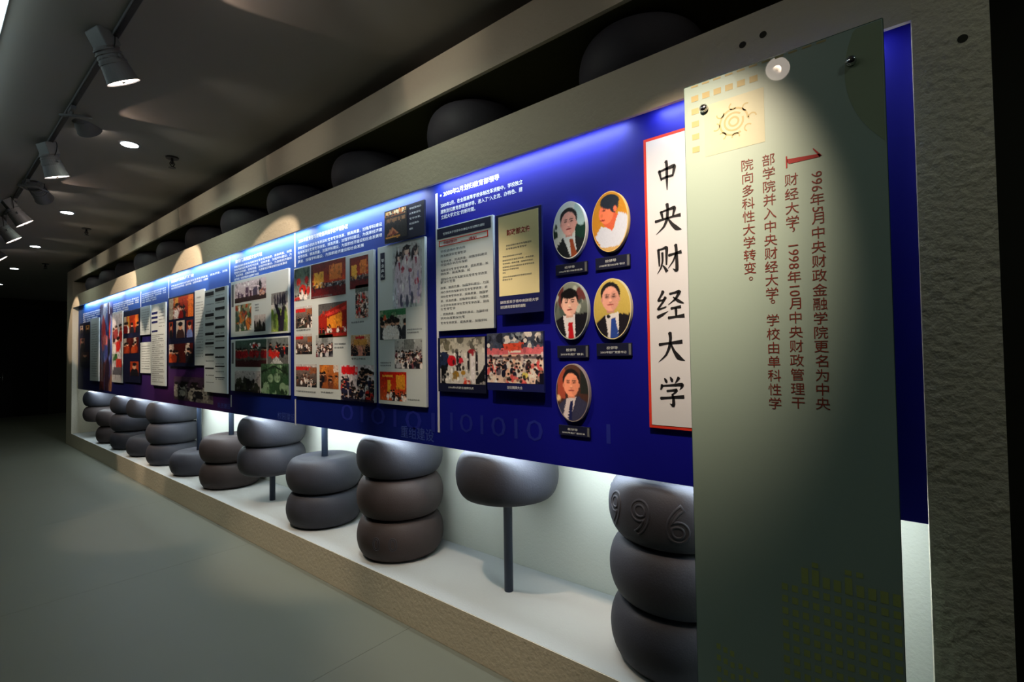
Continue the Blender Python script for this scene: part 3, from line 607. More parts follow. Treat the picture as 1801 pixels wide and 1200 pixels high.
yo = 1.762+DY
for k, ((a0, b0, a1, b1), lab, rimc) in enumerate(PORT):
    cxp, cyp = (a0+a1)/2, (b0+b1)/2
    xL, xR = at(a0, cyp, yo).x, at(a1, cyp, yo).x; zt, zb = at(cxp, b0, yo).z, at(cxp, b1, yo).z
    cx, cz, rx, rz = (xL+xR)/2, (zt+zb)/2, (xR-xL)/2, (zt-zb)/2
    e = empty('oval_portrait', (cx, yo, cz), lab, 'portrait', 'oval portraits on the blue panel')
    bm = bmesh.new(); vs = add_cyl(bm, (0, 0, 0), (0, .02, 0), 1, seg=72)
    for v in vs: v.co.x = cx+v.co.x*rx; v.co.z = cz+v.co.z*rz; v.co.y += yo
    bm_obj('rim', bm, mat('portrait_rim', rimc, .5, .3, vary=.02), e)
    p = portrait_pic(k).noise(4); V, C, Fc = [], [], []; nr, ns = 34, 84
    for i in range(nr+1):
        for j in range(ns):
            rr = i/nr*.965; an = 2*math.pi*j/ns; u, v = rr*math.cos(an), rr*math.sin(an)
            V.append((cx+u*rx, yo-.0008, cz-v*rz)); C.append(p.a[int((v*.5+.5)*(p.H-1)), int((u*.5+.5)*(p.W-1))])
    for i in range(nr):
        for j in range(ns): Fc.append((i*ns+j, i*ns+(j+1) % ns, (i+1)*ns+(j+1) % ns, (i+1)*ns+j))
    print_mesh('photo', np.array(V), np.array(Fc), np.array(C), e)
CAPS = [((977, 467), (1033, 478), 'below the balding man', '1996年至1998年校长'), ((1047, 455), (1108, 468), 'below the white-shirted person', '1998年至2003年书记'),
        ((980, 608.5), (1035, 629.5), 'below the red-tied person', '2003年起任校长'), ((1049, 604.5), (1111, 626), 'below the blue-tied person', '2003年起任党委书记'), ((982.5, 747), (1037.5, 770.5), 'below the lowest portrait', '2005年起任副校长')]
yp = 1.774+DY
for tl, br, lab, s in CAPS:
    e = board('name_plate', tl, br, yp, M['navy_dark'], 'small dark navy name plate ' + lab, 'plate', 'name plates under the portraits', thick=.009)
    x0, x1, z0, z1 = rect_at(tl, br, yp)
    box('end_bar', x1-.012, x1-.002, yp-.001, yp+.0005, z0+.004, z1-.004, M['greyink'], e)
    h_ = z1-z0
    lettering(e, [fit_text('□□□'.replace('□□□', '校领导'), x0+.3*(x1-x0), x0+.62*(x1-x0), z0+.52*h_, z0+.76*h_, yp-.0012), fit_text(s, x0+.12*(x1-x0), x0+.86*(x1-x0), z0+.2*h_, z0+.38*h_, yp-.0012)], M['offwhite'])

# --- title board
yt = 1.768+DY
a = at(1131, 247, yt); b = at(1143, 752, yt); xl = (a.x+b.x)/2; zt = a.z; zb = b.z
xc = sum(at(x, y, yt).x for x, y in ((1171, 310), (1175, 385), (1176, 458), (1179, 537), (1183, 611), (1182, 691)))/6
xr = 2*xc-xl
title = empty('title_board', (xc, yt, zb), 'tall pale title board with red edge and six black brush characters', 'sign')
box('red_backing', xl, xr, yt, yt+.014, zb, zt, M['red'], title)
box('face', xl+.011, xr-.011, yt-.002, yt+.001, zb+.012, zt-.012, M['title'], title)
for ch, (bx0, by0, bx1, by1) in zip('中央财经大学', ((1149, 281, 1193, 338), (1151, 356, 1199, 413), (1152, 430, 1199, 485), (1154, 510, 1204, 563), (1159, 586, 1207, 637), (1159, 659, 1206, 722))):
    zc = at((bx0+bx1)/2, (by0+by1)/2, yt).z; wd = at(bx1, (by0+by1)/2, yt).x-at(bx0, (by0+by1)/2, yt).x
    link('character', brush_char(ch, xc, zc, wd*1.02, .118, yt-.0032), M['ink'], title)

# --- graduates and book section
y2 = 1.766+DY; y3 = 1.758+DY
e = board('book_board', (676, 373), (746.5, 412), 1.75+DY, M['navy_dark'], 'small dark board with a magazine cover, above the board of graduates', 'board')
photo(e, (676.5, 373), (716, 414), 1.749+DY, 'book', 'black and gold magazine cover', name='magazine_cover')
lettering(e, lines_px(5, 720, 741, 369, 9, .28, 3.6, 1.7485+DY, frac=[1, .95, .98, .8, .3]), M['white'])
e = board('photo_board', (664, 436), (749.5, 717), y2, M['offwhite'], 'tall pale board with three gowned graduates and three small photographs', 'photo board', thick=.018)
photo(e, (690, 432), (743, 538), y2-.0008, 'gradphoto', 'cut-out picture of three graduates in gowns')
plate(e, (669, 446), (677, 492), y2, M['navy_dark'], 'title_label', 'dark upright label')
a = at(671, 452, y2-.001); 
photo(e, (668, 547), (714, 596), y2-.0008, 'court', 'people walking outdoors')
photo(e, (694, 598), (743, 649), y2-.0008, 'team', 'large group in white')
photo(e, (668, 654), (715, 707), y2-.0008, 'red', 'people before a red and gold backdrop')
lettering(e, [letter(e, '毕', (670.5, 462), (675.5, 461), 6, y2-.0016, None), letter(e, '业', (670.5, 471), (675.5, 470), 6, y2-.0016, None), letter(e, '典', (670.5, 480), (675.5, 479), 6, y2-.0016, None), letter(e, '礼', (670.5, 489), (675.5, 488), 6, y2-.0016, None)], M['white'])
lettering(e, lines_px(2, 716, 742, 581, 5.5, 0, 3, y2-.001, frac=[1, .8])+lines_px(2, 669, 688, 640, 4.5, 0, 3, y2-.001)+lines_px(1, 717, 738, 705, 5, -.02, 3, y2-.001), M['greyink'])
e = board('photo_board', (517, 473), (658.5, 709), y2, M['offwhite'], 'largest pale board, crowded with a dozen red-toned meeting photographs', 'photo board', thick=.018)
for tl, br, kd, lab in (((517.5, 475), (545, 526), 'flags', 'crowd with red flags'), ((547, 467), (608, 517), 'hall', 'red meeting hall'), ((615, 455), (648, 504), 'hall', 'hall audience'), ((625, 503), (648, 558), 'crowd', 'standing crowd'),
                        ((520, 541), (549, 576), 'offic', 'indoor group'), ((560, 536), (610, 592), 'stage', 'red stage'), ((520, 589), (549, 623), 'offic', 'group by a banner'), ((555.5, 590), (585.5, 628), 'team', 'student group'),
                        ((617, 590), (651, 626), 'room', 'meeting room'), ((520.5, 641), (557, 682), 'offic', 'open-air meeting'), ((562, 642), (595.5, 685), 'orange', 'orange-lit group'), ((599, 642), (658.3, 709), 'banner', 'seated audience under a red banner')):
    photo(e, tl, br, y2-.0008, kd, lab)
lettering(e, [letter(e, s, p0, p1, 3.4, y2-.001, None, res=1) for s, p0, p1 in (('隆重集会', (520, 531), (535, 529)), ('学校成立五十周年庆典', (548, 526), (584, 520)), ('校庆晚会现场', (618, 570), (640, 567)), ('学校改革发展座谈', (588, 608), (608, 606)), ('研讨会现场', (588, 614), (604, 613)), ('教学工作会议', (618, 633), (643, 633)), ('外国专家来校访问交流', (521, 690), (555, 692)), ('学术报告厅', (564, 692), (586, 693)), ('校园新貌活动', (521, 583), (546, 582)))], M['greyink'])

# --- campus boards
e = board('photo_board', (406, 497), (507.5, 585), y2, M['offwhite'], 'pale board with a city skyline, a campus map and a dark hand-shaped tree', 'photo board', thick=.016)
for tl, br, kd, lab in (((413, 500), (468, 524), 'sky', 'city skyline'), ((414, 538), (442, 581), 'map', 'coloured campus map'), ((447, 555), (467, 582), 'trees', 'dark towers'), ((477, 517), (506, 582), 'handtree', 'dark branching tree')): photo(e, tl, br, y2-.0008, kd, lab)
plate(e, (407.5, 502), (411, 540), y2, M['greyink'], 'title_label')
lettering(e, lines_px(3, 448, 455, 538, 5, .1, 3, y2-.001), M['greyink'])
e = board('photo_board', (406, 598), (508, 696), y2, M['offwhite'], 'pale board below the skyline board with red group picture and green garden', 'photo board', thick=.016)
for tl, br, kd, lab in (((414, 600), (469, 646), 'redgroup', 'red-coated group'), ((470, 596), (507, 642), 'redgroup2', 'small group'), ((413, 652), (458, 692), 'trees', 'misty trees'), ((459, 640), (508, 696), 'green', 'green garden seen from above')): photo(e, tl, br, y2-.0008-.0003*(kd == 'green'), kd, lab)
plate(e, (407.5, 603), (411, 640), y2, M['greyink'], 'title_label')

# --- staff boards
e = board('photo_board', (296, 525), (341, 645), y2, M['navy_dark'], 'dark board with three rows of red-lit staff photographs', 'photo board')
for tl, br, kd, lab in (((297.5, 527), (340, 556), 'row3', 'red and orange group'), ((297.5, 567), (304, 594), 'person', 'standing person'), ((310, 565), (324.5, 594), 'person', 'person on pale ground'), ((328, 564), (339, 593), 'person', 'person in blue'), ((297.5, 606), (339.5, 638), 'strip3', 'three seated people')):
    kw = dict(bg=(200, 190, 180), coat=(60, 40, 40)) if lab == 'person on pale ground' else (dict(bg=(120, 34, 20), coat=(110, 130, 190)) if lab == 'person in blue' else {})
    photo(e, tl, br, y2-.0008, kd, lab, **kw)
e = board('text_board', (342.5, 512), (359, 643), y2, M['offwhite'], 'narrow pale blue text board between dark photographs and list board', 'board')
lettering(e, lines_px(3, 346, 353, 525, 44, .05, 3, y2-.001)+lines_px(20, 344, 357, 533, 5, .02, 1.6, y2-.001), M['greyink'])
e = board('list_board', (359.5, 512), (399.5, 693), y3, M['offwhite'], 'tall pale list board with two columns of black headings', 'board', thick=.016)
for y_ in (509.5, 527, 543, 559.5, 576, 592.5, 612.5, 629, 645, 665): plate(e, (378.5, y_-1.5), (395, y_+4.5-4), y3, M['ink'], 'heading_bar')
for y_ in (517, 554.5, 570.5, 587.5, 604, 624, 648): plate(e, (361, y_-1.5), (376, y_+4.5-3), y3, M['ink'], 'heading_bar')
lettering(e, lines_px(13, 362, 376, 524, 12.5, .03, 2, y3-.001)+lines_px(12, 379, 394, 520, 13.5, .02, 2, y3-.001), M['greyink'])

# --- far boards
e = board('text_board', (246.5, 541), (264, 588), y2, M['offwhite'], 'small pale text board, the upper of a pair left of the tall list', 'board')
lettering(e, lines_px(9, 249, 262, 546, 4.4, .04, 1.6, y2-.001), M['greyink'])
e = board('text_board', (247, 603), (265, 657), y2, M['offwhite'], 'small pale text board, the lower of a pair left of the tall list', 'board')
lettering(e, lines_px(10, 249, 263, 610, 4.4, 0, 1.6, y2-.001), M['greyink'])
e = board('list_board', (266, 537), (290.5, 679.5), y3, M['offwhite'], 'tall white list board with blue headings and small print', 'board', thick=.016)
for y_ in (550, 558, 566, 582): plate(e, (267, y_), (277, y_+2), y3, M['navy'], 'heading_bar')
lettering(e, lines_px(24, 267.5, 289, 590, 3.6, 0, 1.8, y3-.001, frac=[.95, .6, .9])+lines_px(6, 279, 289, 545, 6, .05, 1.8, y3-.001), M['greyink'])
e = board('photo_board', (197.5, 551), (214.7, 674), y2, M['offwhite'], 'narrow white board with mixed red photographs beside the blue collage', 'photo board')
photo(e, (198.5, 554), (214, 670), y2-.0008, 'mixed', 'column of mixed pictures')
e = board('photo_board', (217, 549), (246, 674), y2, M['navy_dark'], 'dark board with three red pictures, next to the narrow white board', 'photo board')
for tl, br, kd in (((218, 558), (243.6, 584), 'row3'), ((217.5, 596), (243.6, 621), 'strip3'), ((229, 636), (243.6, 662), 'person')): photo(e, tl, br, y2-.0008, kd, 'red-lit group')
e = board('text_board', (159, 562), (173, 671), y3, M['offwhite'], 'farthest narrow white text board', 'board', thick=.016)
lettering(e, lines_px(22, 161, 171, 572, 4.3, 0, 1.6, y3-.001), M['greyink'])
e = board('photo_board', (140.5, 570), (157.5, 646), y2, M['navy_dark'], 'farthest dark board with small portraits, at the end post', 'photo board')
for tl, br, bg in (((141, 574), (146, 586), (180, 160, 150)), ((151, 573), (157, 586), (206, 130, 30)), ((141, 596), (149, 612), (150, 90, 80)), ((143, 620), (156, 636), (70, 30, 34))): photo(e, tl, br, y2-.0008, 'person', 'small portrait', bg=bg)

# ------------------------------------------------------------------ tubes in the cross beam and behind the panel
def area_light(name, loc, rot, sx, sy, power, col, parent=None, spread=math.pi):
    l = bpy.data.lights.new(name, 'AREA'); l.shape = 'RECTANGLE'; l.size = sx; l.size_y = sy; l.energy = power; l.color = col; l.spread = spread
    o = bpy.data.objects.new(name, l); COL.objects.link(o); o.rotation_euler = rot
    if parent is not None:
        o.parent = parent; o.location = Vector(loc)-Vector(parent.location)
    else: o.location = loc
    return o
GX = [.02, .83, 2.10, 3.37, 4.64, 5.91, 7.18, 8.45, 9.72, 10.99]
for k in range(len(GX)-1):
    x0, x1 = -GX[k+1]+.05, -GX[k]-.05; xc_ = (x0+x1)/2
    e = empty('tube_light', (xc_, 1.80, 2.50), 'fluorescent batten hidden inside the hollow cross beam, washing the top of the panel', 'light', 'battens inside the cross beam')
    box('housing', x0, x1, 1.782, 1.818, 2.48, 2.51, M['lamp_body'], e)
    cyl('tube', (x0+.02, 1.792, 2.462), (x1-.02, 1.792, 2.462), .008, M['tube'], e, seg=12)
    for xx in (x0+.008, x1-.008): box('socket', xx-.007, xx+.007, 1.784, 1.80, 2.452, 2.48, M['lamp_body'], e)
    area_light('tube_glow', (xc_, 1.794, 2.450), (math.radians(-4), 0, 0), x1-x0-.04, .02, TUBE_W*(x1-x0), COOL, e)
for k in range(len(GX)-1):
    x0, x1 = -GX[k+1]+.05, -GX[k]-.05; xc_ = (x0+x1)/2
    e = empty('tube_light', (xc_, PY+.05, 1.07), 'slim lamp strip hidden behind the bottom edge of the blue panel', 'light', 'lower lamp strips behind the panel')
    box('housing', x0, x1, PY+PT+.001, PY+.05, 1.05, 1.085, M['lamp_body'], e)
    area_light('tube_glow', (xc_, PY+.035, 1.046), (math.radians(62), 0, 0), x1-x0-.04, .03, TUBE_LOW_W*(x1-x0), COOL_LOW, e)

# ------------------------------------------------------------------ frosted glass text board
GY, GT = 1.66, .012
gx0, gx1, gz1, gz0 = -.5885, -.047, 2.397, .07
glass = empty('glass_text_board', ((gx0+gx1)/2, GY, gz0), 'tall frosted green glass board with maroon vertical text, bolted in front of the blue panel', 'sign')
box('glass_pane', gx0, gx1, GY, GY+GT, gz0, gz1, M['glass'], glass)
box('glass_edge', gx0-.0015, gx0+.0005, GY+.001, GY+GT, gz0, gz1, M['glass_edge'], glass)
box('glass_edge', gx1-.0005, gx1+.0015, GY+.001, GY+GT, gz0, gz1, M['glass_edge'], glass)
box('glass_edge', gx0, gx1, GY+.001, GY+GT, gz1-.0005, gz1+.0025, M['glass_edge'], glass)
for (sx, sz) in ((at(1239, 192, GY).x, at(1239, 192, GY).z), (at(1497, 109, GY).x, at(1497, 109, GY).z), (gx0+.07, .13), (gx1-.07, .13)):
    bm = bmesh.new(); add_cyl(bm, (sx, GY-.012, sz), (sx, GY, sz), .013, seg=24); add_cyl(bm, (sx, GY-.016, sz), (sx, GY-.012, sz), .008, .013, seg=24)
    add_cyl(bm, (sx, GY+GT, sz), (sx, FY-.0005, sz), .010, seg=20)
    o = bm_obj('standoff_bolt', bm, M['chrome'], glass, True)
# printed squares, upper left
gq = GY-.0006
p0, p1 = at(1222.5, 173, GY), at(1242, 167.5, GY); dx = p1.x-p0.x; dz = p0.z-at(1222.5, 195.5, GY).z
def quads(name, rects, m, label=None):
    V, Fc = [], []
    for (a0, a1, b0, b1) in rects:
        n = len(V); V += [(a0, gq, b0), (a1, gq, b0), (a1, gq, b1), (a0, gq, b1)]; Fc.append((n, n+1, n+2, n+3))
    me = bpy.data.meshes.new(name); me.from_pydata(V, [], Fc); o = link(name, me, m, glass); o['kind'] = 'stuff'
    if label: tag(o, label)
    return o
sq = []
for i in range(6): sq.append((p0.x+i*dx-.35*dx, p0.x+i*dx+.3*dx, p0.z-.25*dz, p0.z+.2*dz))
for i in range(11): sq.append((p0.x+i*dx-.35*dx, p0.x+i*dx+.3*dx, gz1-.008, gz1-.002))
for j in range(1, 5): sq.append((p0.x-.35*dx, p0.x+.3*dx, p0.z-j*dz-.25*dz, p0.z-j*dz+.2*dz))
quads('printed_squares', sq, M['gold'], 'gold printed squares')
sq = [(p0.x+dx-.2*dx, p0.x+5.75*dx, p0.z-4.8*dz, p0.z-.85*dz)]
quads('printed_ground', sq, M['goldpale'], 'pale gold square ground')
gq = GY-.001
def arc(cx, cz, r, a0, a1, wd, n=26):
    out = []
    for i in range(n):
        a = a0+(a1-a0)*i/n; b = a0+(a1-a0)*(i+1)/n
        out.append([(cx+(r+s*wd)*math.cos(t), gq, cz+(r+s*wd)*math.sin(t)) for s, t in ((-.5, a), (.5, a), (.5, b), (-.5, b))])
    return out
polys = []
cxg, czg = p0.x+3.3*dx, p0.z-2.7*dz
for r, a0, a1 in ((.042, 0, 5.2), (.028, .8, 6.6), (.014, 0, 6.28)): polys += arc(cxg, czg, r, a0, a1, .006)
for k in range(8): polys += arc(cxg+.055*math.cos(k*.8), czg+.05*math.sin(k*.8), .011, k, k+3.6, .004, 10)
V, Fc = [], []
for q in polys: n = len(V); V += q; Fc.append((n, n+1, n+2, n+3))
me = bpy.data.meshes.new('printed_scrolls'); me.from_pydata(V, [], Fc); tag(link('printed_scrolls', me, M['gold'], glass), 'gold scroll motif')
# darker rounded motif at the upper right
gq = GY-.0005
pa, pb, pc = at(1486, 116, GY), at(1488, 153, GY), at(1530, 227, GY)
def circ3(a, b, c):
    ax, ay, bx, by, cx_, cy_ = a.x, a.z, b.x, b.z, c.x, c.z; d = 2*(ax*(by-cy_)+bx*(cy_-ay)+cx_*(ay-by))
    ux = ((ax*ax+ay*ay)*(by-cy_)+(bx*bx+by*by)*(cy_-ay)+(cx_*cx_+cy_*cy_)*(ay-by))/d
    uy = ((ax*ax+ay*ay)*(cx_-bx)+(bx*bx+by*by)*(ax-cx_)+(cx_*cx_+cy_*cy_)*(bx-ax))/d
    return ux, uy, math.hypot(ax-ux, ay-uy)
ux, uz, ur = circ3(pa, pb, pc); V = []
for i in range(60):
    t = math.pi*.45+(math.pi*1.15)*i/59; V.append((min(gx1-.003, ux+ur*math.cos(t)), gq, min(gz1-.003, uz+ur*math.sin(t))))
V.append((gx1-.003, gq, min(V[-1][2], uz))); V.append((gx1-.003, gq, gz1-.01))
me = bpy.data.meshes.new('printed_disc'); me.from_pydata(V, [], [tuple(range(len(V)))]); tag(link('printed_disc', me, M['oliveshade'], glass), 'darker rounded print')
# city of olive squares, lower right
q0, q1 = at(1388, 1033, GY), at(1411, 1037, GY); dx2 = .0265; dz2 = (at(1400, 1033, GY).z-at(1400, 1054.3, GY).z)
xr0 = at(1388, 1035, GY).x; sq = []
ncol = int((gx1-xr0)/dx2)+1; xr0 = gx1-.012-(ncol-1)*dx2
for i in range(ncol):
    x_ = xr0+i*dx2; top = 0
    for j in range(0, 46):
        z_ = q0.z-j*dz2
        if z_ < gz0+.05: break
        sq.append((x_-.3*dx2, x_+.3*dx2, z_-.3*dz2, z_+.25*dz2))
    if i >= 2:
        sq.append((x_-.32*dx2, x_+.34*dx2, q0.z+.6*dz2, q0.z+(1.9 if i in (2, 3, 6) else 1.5)*dz2)); 
        if i in (3, 6, 7): sq.append((x_-.3*dx2, x_+.3*dx2, q0.z+2.1*dz2, q0.z+2.5*dz2))
for i in range(6):
    x_ = at(1264, 1140, GY).x+i*dx2*.78*(1 if i < 3 else 1.06); z0_ = at(1264, 1137, GY).z-(0 if i < 3 else dz2*1.1)-(i % 3)*dz2*.12
    for j in range(20):
        z_ = z0_-j*dz2
        if z_ < gz0+.05: break
        sq.append((x_-.24*dx2, x_+.24*dx2, z_-.25*dz2, z_+.25*dz2))
quads('printed_squares', sq, M['olive'], 'olive printed squares like lit windows')
# vertical text
gq = GY-.0012
def glyph(ch, px, py, s, rot=False, sy=None):
    me = text_mesh(ch, 1, bold=0, res=3); a = verts(me); c = (a.min(0)+a.max(0))/2
    if ch not in '，。': a = a-c
    else: a = a-np.array([.62 if ch == '，' else .5, .1, 0])+np.array([.45 if ch == '，' else .35, .2, 0])*1.0
    if rot: a = np.stack([a[:, 1], -a[:, 0], a[:, 2]], 1)
    p = at(px, py, GY); o = np.zeros_like(a); o[:, 0] = p.x+a[:, 0]*s; o[:, 2] = p.z+a[:, 1]*(sy or s); o[:, 1] = gq; setv(me, o); return me
S = .0385
def column(chars, ys, xt, xb):
    X = [at(xt+(xb-xt)*(y-300)/410, y, GY).x for y in ys]; xm = sum(X)/len(X); out = []
    for ch, y in zip(chars, ys):
        px = xt+(xb-xt)*(y-300)/410; rot = ch.isdigit()
        out.append(glyph(ch, px, y, S*(.98 if rot else 1), rot))
    return out
c1 = list(zip('996年5月', (306.5, 319, 331.5, 350, 368, 384))) + [(c, 409+25.1*i) for i, c in enumerate('中央财政金融学院更名为中央')]
c2 = list(zip('财经大学，1998年10月', (316, 341, 366, 390, 408, 432, 444, 455.5, 468, 487, 504, 516, 534))) + [(c, 558.5+25.1*i) for i, c in enumerate('中央财政管理干')]
c3 = [(c, 281+23.5*i) for i, c in enumerate('部学院并入中央财经大学')] + [('。', 535)] + [(c, 563+24.4*i) for i, c in enumerate('学校由单科性学')]
c4 = [(c, 290+22.7*i) for i, c in enumerate('院向多科性大学转变。')]
ms = []
for cc, xt, xb in ((c1, 1436, 1447.5), (c2, 1391, 1404), (c3, 1352, 1363.5), (c4, 1314.5, 1326)): ms += column([c for c, _ in cc], [y for _, y in cc], xt, xb)
for me_ in ms: link('character', me_, M['maroon'], glass)
# the large sideways numeral
def gpoly(pts): return [(at(x, y, GY).x, gq, at(x, y, GY).z) for x, y in pts]
one = [gpoly(p) for p in ([(1384, 285.5), (1384, 280.5), (1441, 270.5), (1444, 273.5), (1441.5, 276), (1388, 288.5)], [(1429, 262), (1431, 261), (1445.5, 273), (1441, 276), (1438, 272)], [(1382, 275.5), (1384.5, 275), (1385, 295), (1382.5, 297)])]
V, Fc = [], []
for q in one: n = len(V); V += q; Fc.append(tuple(range(n, n+len(q))))
me = bpy.data.meshes.new('large_numeral'); me.from_pydata(V, [], Fc); tag(link('large_numeral', me, M['redink'], glass), 'large red numeral one lying on its side')

# ------------------------------------------------------------------ raised digits on beads
def emboss(bead, s, height, advance, ang0, zc, depth=.0045):
    parts = []
    for i, ch in enumerate(s):
        me = text_mesh(ch, 1, outline=.028, res=8); a = verts(me); c = (a.min(0)+a.max(0))/2; a = (a-c)*height/.78
        ang = ang0+(i-(len(s)-1))*advance+a[:, 0]/RB
        z = zc+a[:, 1]; r = np.array([radius_at(v) for v in z])+a[:, 2]*.8-.001
        o = np.stack([r*np.cos(ang), r*np.sin(ang), z], 1); setv(me, o)
        for p in me.polygons: p.use_smooth = True
        me.materials.append(M['bead']); ob = bpy.data.objects.new('raised_digit', me); COL.objects.link(ob); ob.parent = bead
b = beads[(0, 2)]; b.rotation_euler = (0, 0, 0)
face = math.atan2(-b.location.y, -b.location.x)
emboss(b, '1996', .15, math.radians(30), face+.02, HB*.52)
b['label'] = 'top charcoal bead with raised numerals, in the stack half hidden by the glass board'
b = beads[(2, 0)]; b.rotation_euler = (0, 0, 0)
face = math.atan2(-b.location.y, -b.location.x)
emboss(b, '00', .085, math.radians(22), face-.18, HB*.52)

# ------------------------------------------------------------------ ceiling fittings
track = empty('light_track', (-4, .65, H), 'black ceiling track carrying the spotlights', 'track')
box('rail', -14, .6, .638, .662, H-.02, H-.0005, M['track'], track)
box('rail_edge', -14, .6, .6625, .666, H-.018, H-.0005, M['lamp_body'], track)
box('rail_edge', -14, .6, .634, .6375, H-.018, H-.0005, M['lamp_body'], track)
def spot_light(X, target, mouth, on=True, power=1.0, size=36, blend=.25, label='', scale=1.35, leak=None):
    """track head: adapter on the rail, bracket, ribbed can with its lens at the mouth point, aimed at target"""
    mo = Vector(mouth); tg = Vector(target); d = (tg-mo).normalized(); g = scale; back = mo-d*.125*g
    e = empty('track_spotlight', (-X, .65, H-.021), label, 'spotlight', 'spotlights on the ceiling track')
    box('adapter', -X-.06, -X+.06, .637, .663, H-.045, H-.021, M['lamp_body'], e)
    cyl('stem', (-X, .65, H-.045), (-X, .65, H-.07), .009, M['lamp_body'], e)
    bm = bmesh.new(); side = d.cross(Vector((0, 0, 1))).normalized(); up = side.cross(d)
    piv = mo-d*.08*g; top = Vector((-X, .65, H-.07))
    for s in (1, -1):
        add_cyl(bm, top+side*.05*g*s, piv+side*.058*g*s, .006*g, seg=8)
    add_cyl(bm, top-side*.052*g, top+side*.052*g, .007*g, seg=8)
    bm_obj('bracket', bm, M['lamp_body'], e, True)
    bm = bmesh.new(); add_cyl(bm, back, mo-d*.075*g, .040*g, .046*g, 32); add_cyl(bm, mo-d*.075*g, mo-d*.065*g, .049*g, .049*g, 32); add_cyl(bm, mo-d*.065*g, mo-d*.004*g, .047*g, .056*g, 32, cap=False); add_cyl(bm, mo-d*.012*g, mo, .056*g, .058*g, 32, cap=False)
    for k in range(3): add_cyl(bm, back+d*(.008+.014*k)*g, back+d*(.013+.014*k)*g, .046*g, .046*g, 32)
    bm_obj('can', bm, M['lamp_body'], e, False)
    bm = bmesh.new(); add_box(bm, -.045*g, .045*g, -.028*g, .028*g, -.035*g, .035*g, .006)
    R = Matrix((side, up, d)).transposed().to_4x4(); bm.transform(Matrix.Translation(back-d*.03*g+up*.01*g) @ R); bm_obj('transformer_box', bm, M['lamp_body'], e)
    bm = bmesh.new(); prev = None; cen = back+up*.02*g
    for k in range(12):
        a = -.6+k/11*3.4; q = cen-d*(.02+.055*math.sin(a))*g+side*.055*g*math.cos(a)+up*.03*g*math.sin(a)
        if prev is not None: add_cyl(bm, prev, q, .003, seg=6)
        prev = q
    bm_obj('cable', bm, M['track'], e)
    cyl('lens', mo-d*.012*g, mo-d*.003*g, .054*g, M['spot_lens'] if on else M['lamp_body'], e, seg=32)
    cyl('bulb_cap', mo-d*.003*g, mo+d*.002, .008, M['track'], e, seg=12)
    if on:
        l = bpy.data.lights.new('spot_beam', 'SPOT'); l.energy = SPOT_W*power; l.color = WARM; l.spot_size = math.radians(size); l.spot_blend = blend; l.shadow_soft_size = .02
        o = bpy.data.objects.new('spot_beam', l); COL.objects.link(o); o.parent = e; o.location = mo+d*.01-Vector(e.location); o.rotation_euler = d.to_track_quat('-Z', 'Y').to_euler()
    l = bpy.data.lights.new('rail_fill', 'SPOT'); l.energy = 6.5; l.color = (1, .90, .72); l.spot_size = math.radians(48); l.spot_blend = 1; l.shadow_soft_size = .03  # added fill aimed level at the top rail, no real lamp of its own
    o = bpy.data.objects.new('rail_fill', l); COL.objects.link(o); o.parent = e; st = Vector((-X, .72, H-.16)); o.location = st-Vector(e.location)
    o.rotation_euler = Vector((0, 1, .0)).normalized().to_track_quat('-Z', 'Y').to_euler()
    if leak:   # light escaping through the rear slots of the can onto the ceiling
        l = bpy.data.lights.new('slot_leak', 'SPOT'); l.energy = 3.0; l.color = (1, .72, .56); l.spot_size = math.radians(52); l.spot_blend = .12; l.shadow_soft_size = .01
        o = bpy.data.objects.new('slot_leak', l); COL.objects.link(o); o.parent = e; st = Vector(leak[0]); o.location = st-Vector(e.location)
        o.rotation_euler = (Vector(leak[1])-st).normalized().to_track_quat('-Z', 'Y').to_euler()
    return e
# X along the track, where it aims, where the mouth is
v = at(1367, 122, GY); dv = v-Vector((0, 0, CAM_H)); kk = (2*GY-.76-GY)/GY
mir = v+dv*kk; mouth0 = (mir.x, .76, mir.z)
def aimed(px, py, dx, dy, f, Y=.70):
    v0 = (FW+RT*((px-900.5)/F_PX)-UP*((py-600)/F_PX)).normalized(); k = 20/math.hypot(dx, dy)
    v1 = (FW+RT*((px-dx*k-900.5)/F_PX)-UP*((py-dy*k-600)/F_PX)).normalized(); t = (v0-v1).normalized()
    m = at(px, py, Y); return m, m+(t*math.sqrt(1-f*f)+v0*f)
spot_light(-mir.x+.05, (-.66, 1.66, 1.94), mouth0, power=2.2, size=50, blend=1.0, label='spotlight nearest the glass board, aimed at its text', scale=.95)
spot_light(1.55, (-1.75, 1.83, 1.0), (-1.55, .74, 3.02), power=1.5, size=46, blend=.7, label='spotlight second from the glass board end, aimed at the portraits')
spot_light(1.95, (-3.95, 1.786, 2.22), (-2.1, .80, 3.06), power=3.2, size=15, blend=.12, label='spotlight just above the top edge of the view, turned along the wall', leak=((-2.6, .80, 3.13), (-1.6, 1.76, 3.10)))
m, tg = aimed(218, 146, 25, 47, -.15); spot_light(3.3, tg, m, power=1.7, size=44, blend=.5, label='large near spotlight with its bright mouth turned down')
spot_light(4.3, (-5.85, 1.786, 2.15), at(158, 231, .80), power=2.2, size=27, blend=.12, label='second visible spotlight, its dark back and cable loop turned to the room', leak=((-4.35, .78, 3.12), (-3.3, 1.76, 3.10)))
m, tg = aimed(101, 312, 14, 35, -.1); spot_light(5.3, tg, m, power=.7, size=42, blend=.4, label='third visible spotlight with a thin bright mouth')
spot_light(6.35, (-8.2, 1.786, 2.2), at(78, 350, .80), power=2.2, size=27, blend=.12, label='fourth visible spotlight, mouth hidden', leak=((-6.4, .78, 3.12), (-5.3, 1.76, 3.10)))
m, tg = aimed(44, 394, 17, 19, -.1); spot_light(7.2, tg, m, power=1.3, size=40, blend=.3, label='fifth visible spotlight, slanted bright mouth')
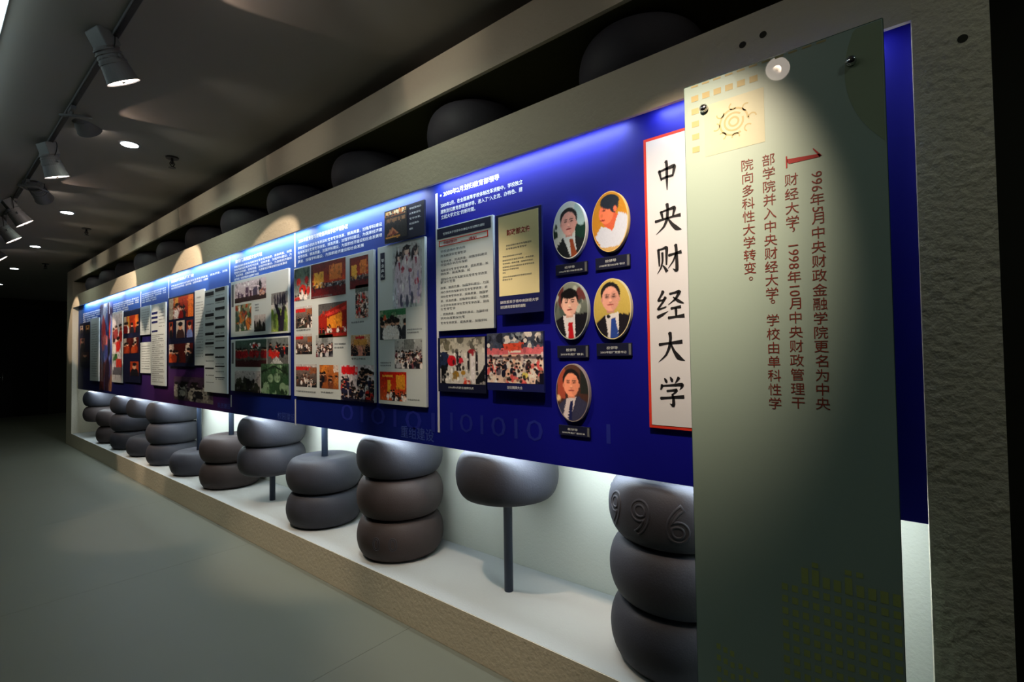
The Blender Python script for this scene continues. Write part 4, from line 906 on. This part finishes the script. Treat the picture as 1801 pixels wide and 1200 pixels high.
m, tg = aimed(25, 423, 17, 19, -.1); spot_light(8.1, tg, m, power=1.3, size=40, blend=.3, label='sixth visible spotlight, small slanted mouth')
m, tg = aimed(2, 457, 17, 15, -.1); spot_light(9.3, tg, m, power=1.2, size=36, blend=.3, label='spotlight cut by the left image edge')
spot_light(10.4, (-11.25, 1.786, 2.15), (-10.5, .80, 3.05), power=1.0, size=30, blend=.2, label='last spotlight of the track, toward the end post')

dl = [(-4.746, 1.061), (-7.474, 1.096), (-10.045, 1.124), (-12.719, 1.148), (-15.545, 1.17), (-2.0, 1.03), (.9, 1.0)]
nm = ['nearest visible', 'second', 'third', 'fourth', 'farthest', 'overhead', 'added unseen rear']  # last one is an unseen fill added to brighten the right post
for k, (x, y) in enumerate(dl):
    e = empty('ceiling_downlight', (x, y, H), '%s round recessed downlight in the grey ceiling' % nm[k], 'downlight', 'recessed downlights')
    bm = bmesh.new()
    for i in range(36):
        pass
    add_cyl(bm, (x, y, H-.008), (x, y, H-.0005), .068, .072, 36); bm_obj('trim_ring', bm, M['lamp_body'], e)
    cyl('lens', (x, y, H-.011), (x, y, H-.0075), .055, M['downlight'], e, seg=36)
    l = bpy.data.lights.new('down_beam', 'AREA'); l.shape = 'DISK'; l.size = .17; l.energy = DOWN_W*(1, 1, .8, .4, .25, .8, .5)[k]; l.color = NEUT; l.spread = math.radians(150)
    o = bpy.data.objects.new('down_beam', l); COL.objects.link(o); o.parent = e; o.location = (0, 0, -.02)
for k, (x, y) in enumerate([(-4.807, 1.366), (-8.239, 1.397), (-11.755, 1.447)]):
    e = empty('fire_sprinkler', (x, y, H), '%s small pendant sprinkler on the ceiling' % ('nearest', 'middle', 'farthest')[k], 'sprinkler', 'ceiling sprinklers')
    cyl('escutcheon', (x, y, H-.012), (x, y, H-.0005), .045, M['track'], e, r1=.05)
    cyl('stem', (x, y, H-.06), (x, y, H-.012), .010, M['track'], e)
    bm = bmesh.new()
    for s in (1, -1): add_cyl(bm, (x, y+.004*s, H-.03), (x, y+.018*s, H-.055), .004, seg=8); add_cyl(bm, (x, y+.018*s, H-.055), (x, y, H-.085), .004, seg=8)
    add_cyl(bm, (x, y, H-.09), (x, y, H-.085), .026, seg=20); bm_obj('deflector', bm, M['track'], e)
e = empty('strip_light', (-3.3, .18, H), 'cool white linear ceiling light at the top left corner', 'light')
box('housing', -6.0, -.8, .09, .264, H-.02, H-.0005, M['lamp_body'], e)
box('diffuser', -5.98, -.82, .10, .254, H-.07, H-.021, M['strip_lens'], e)
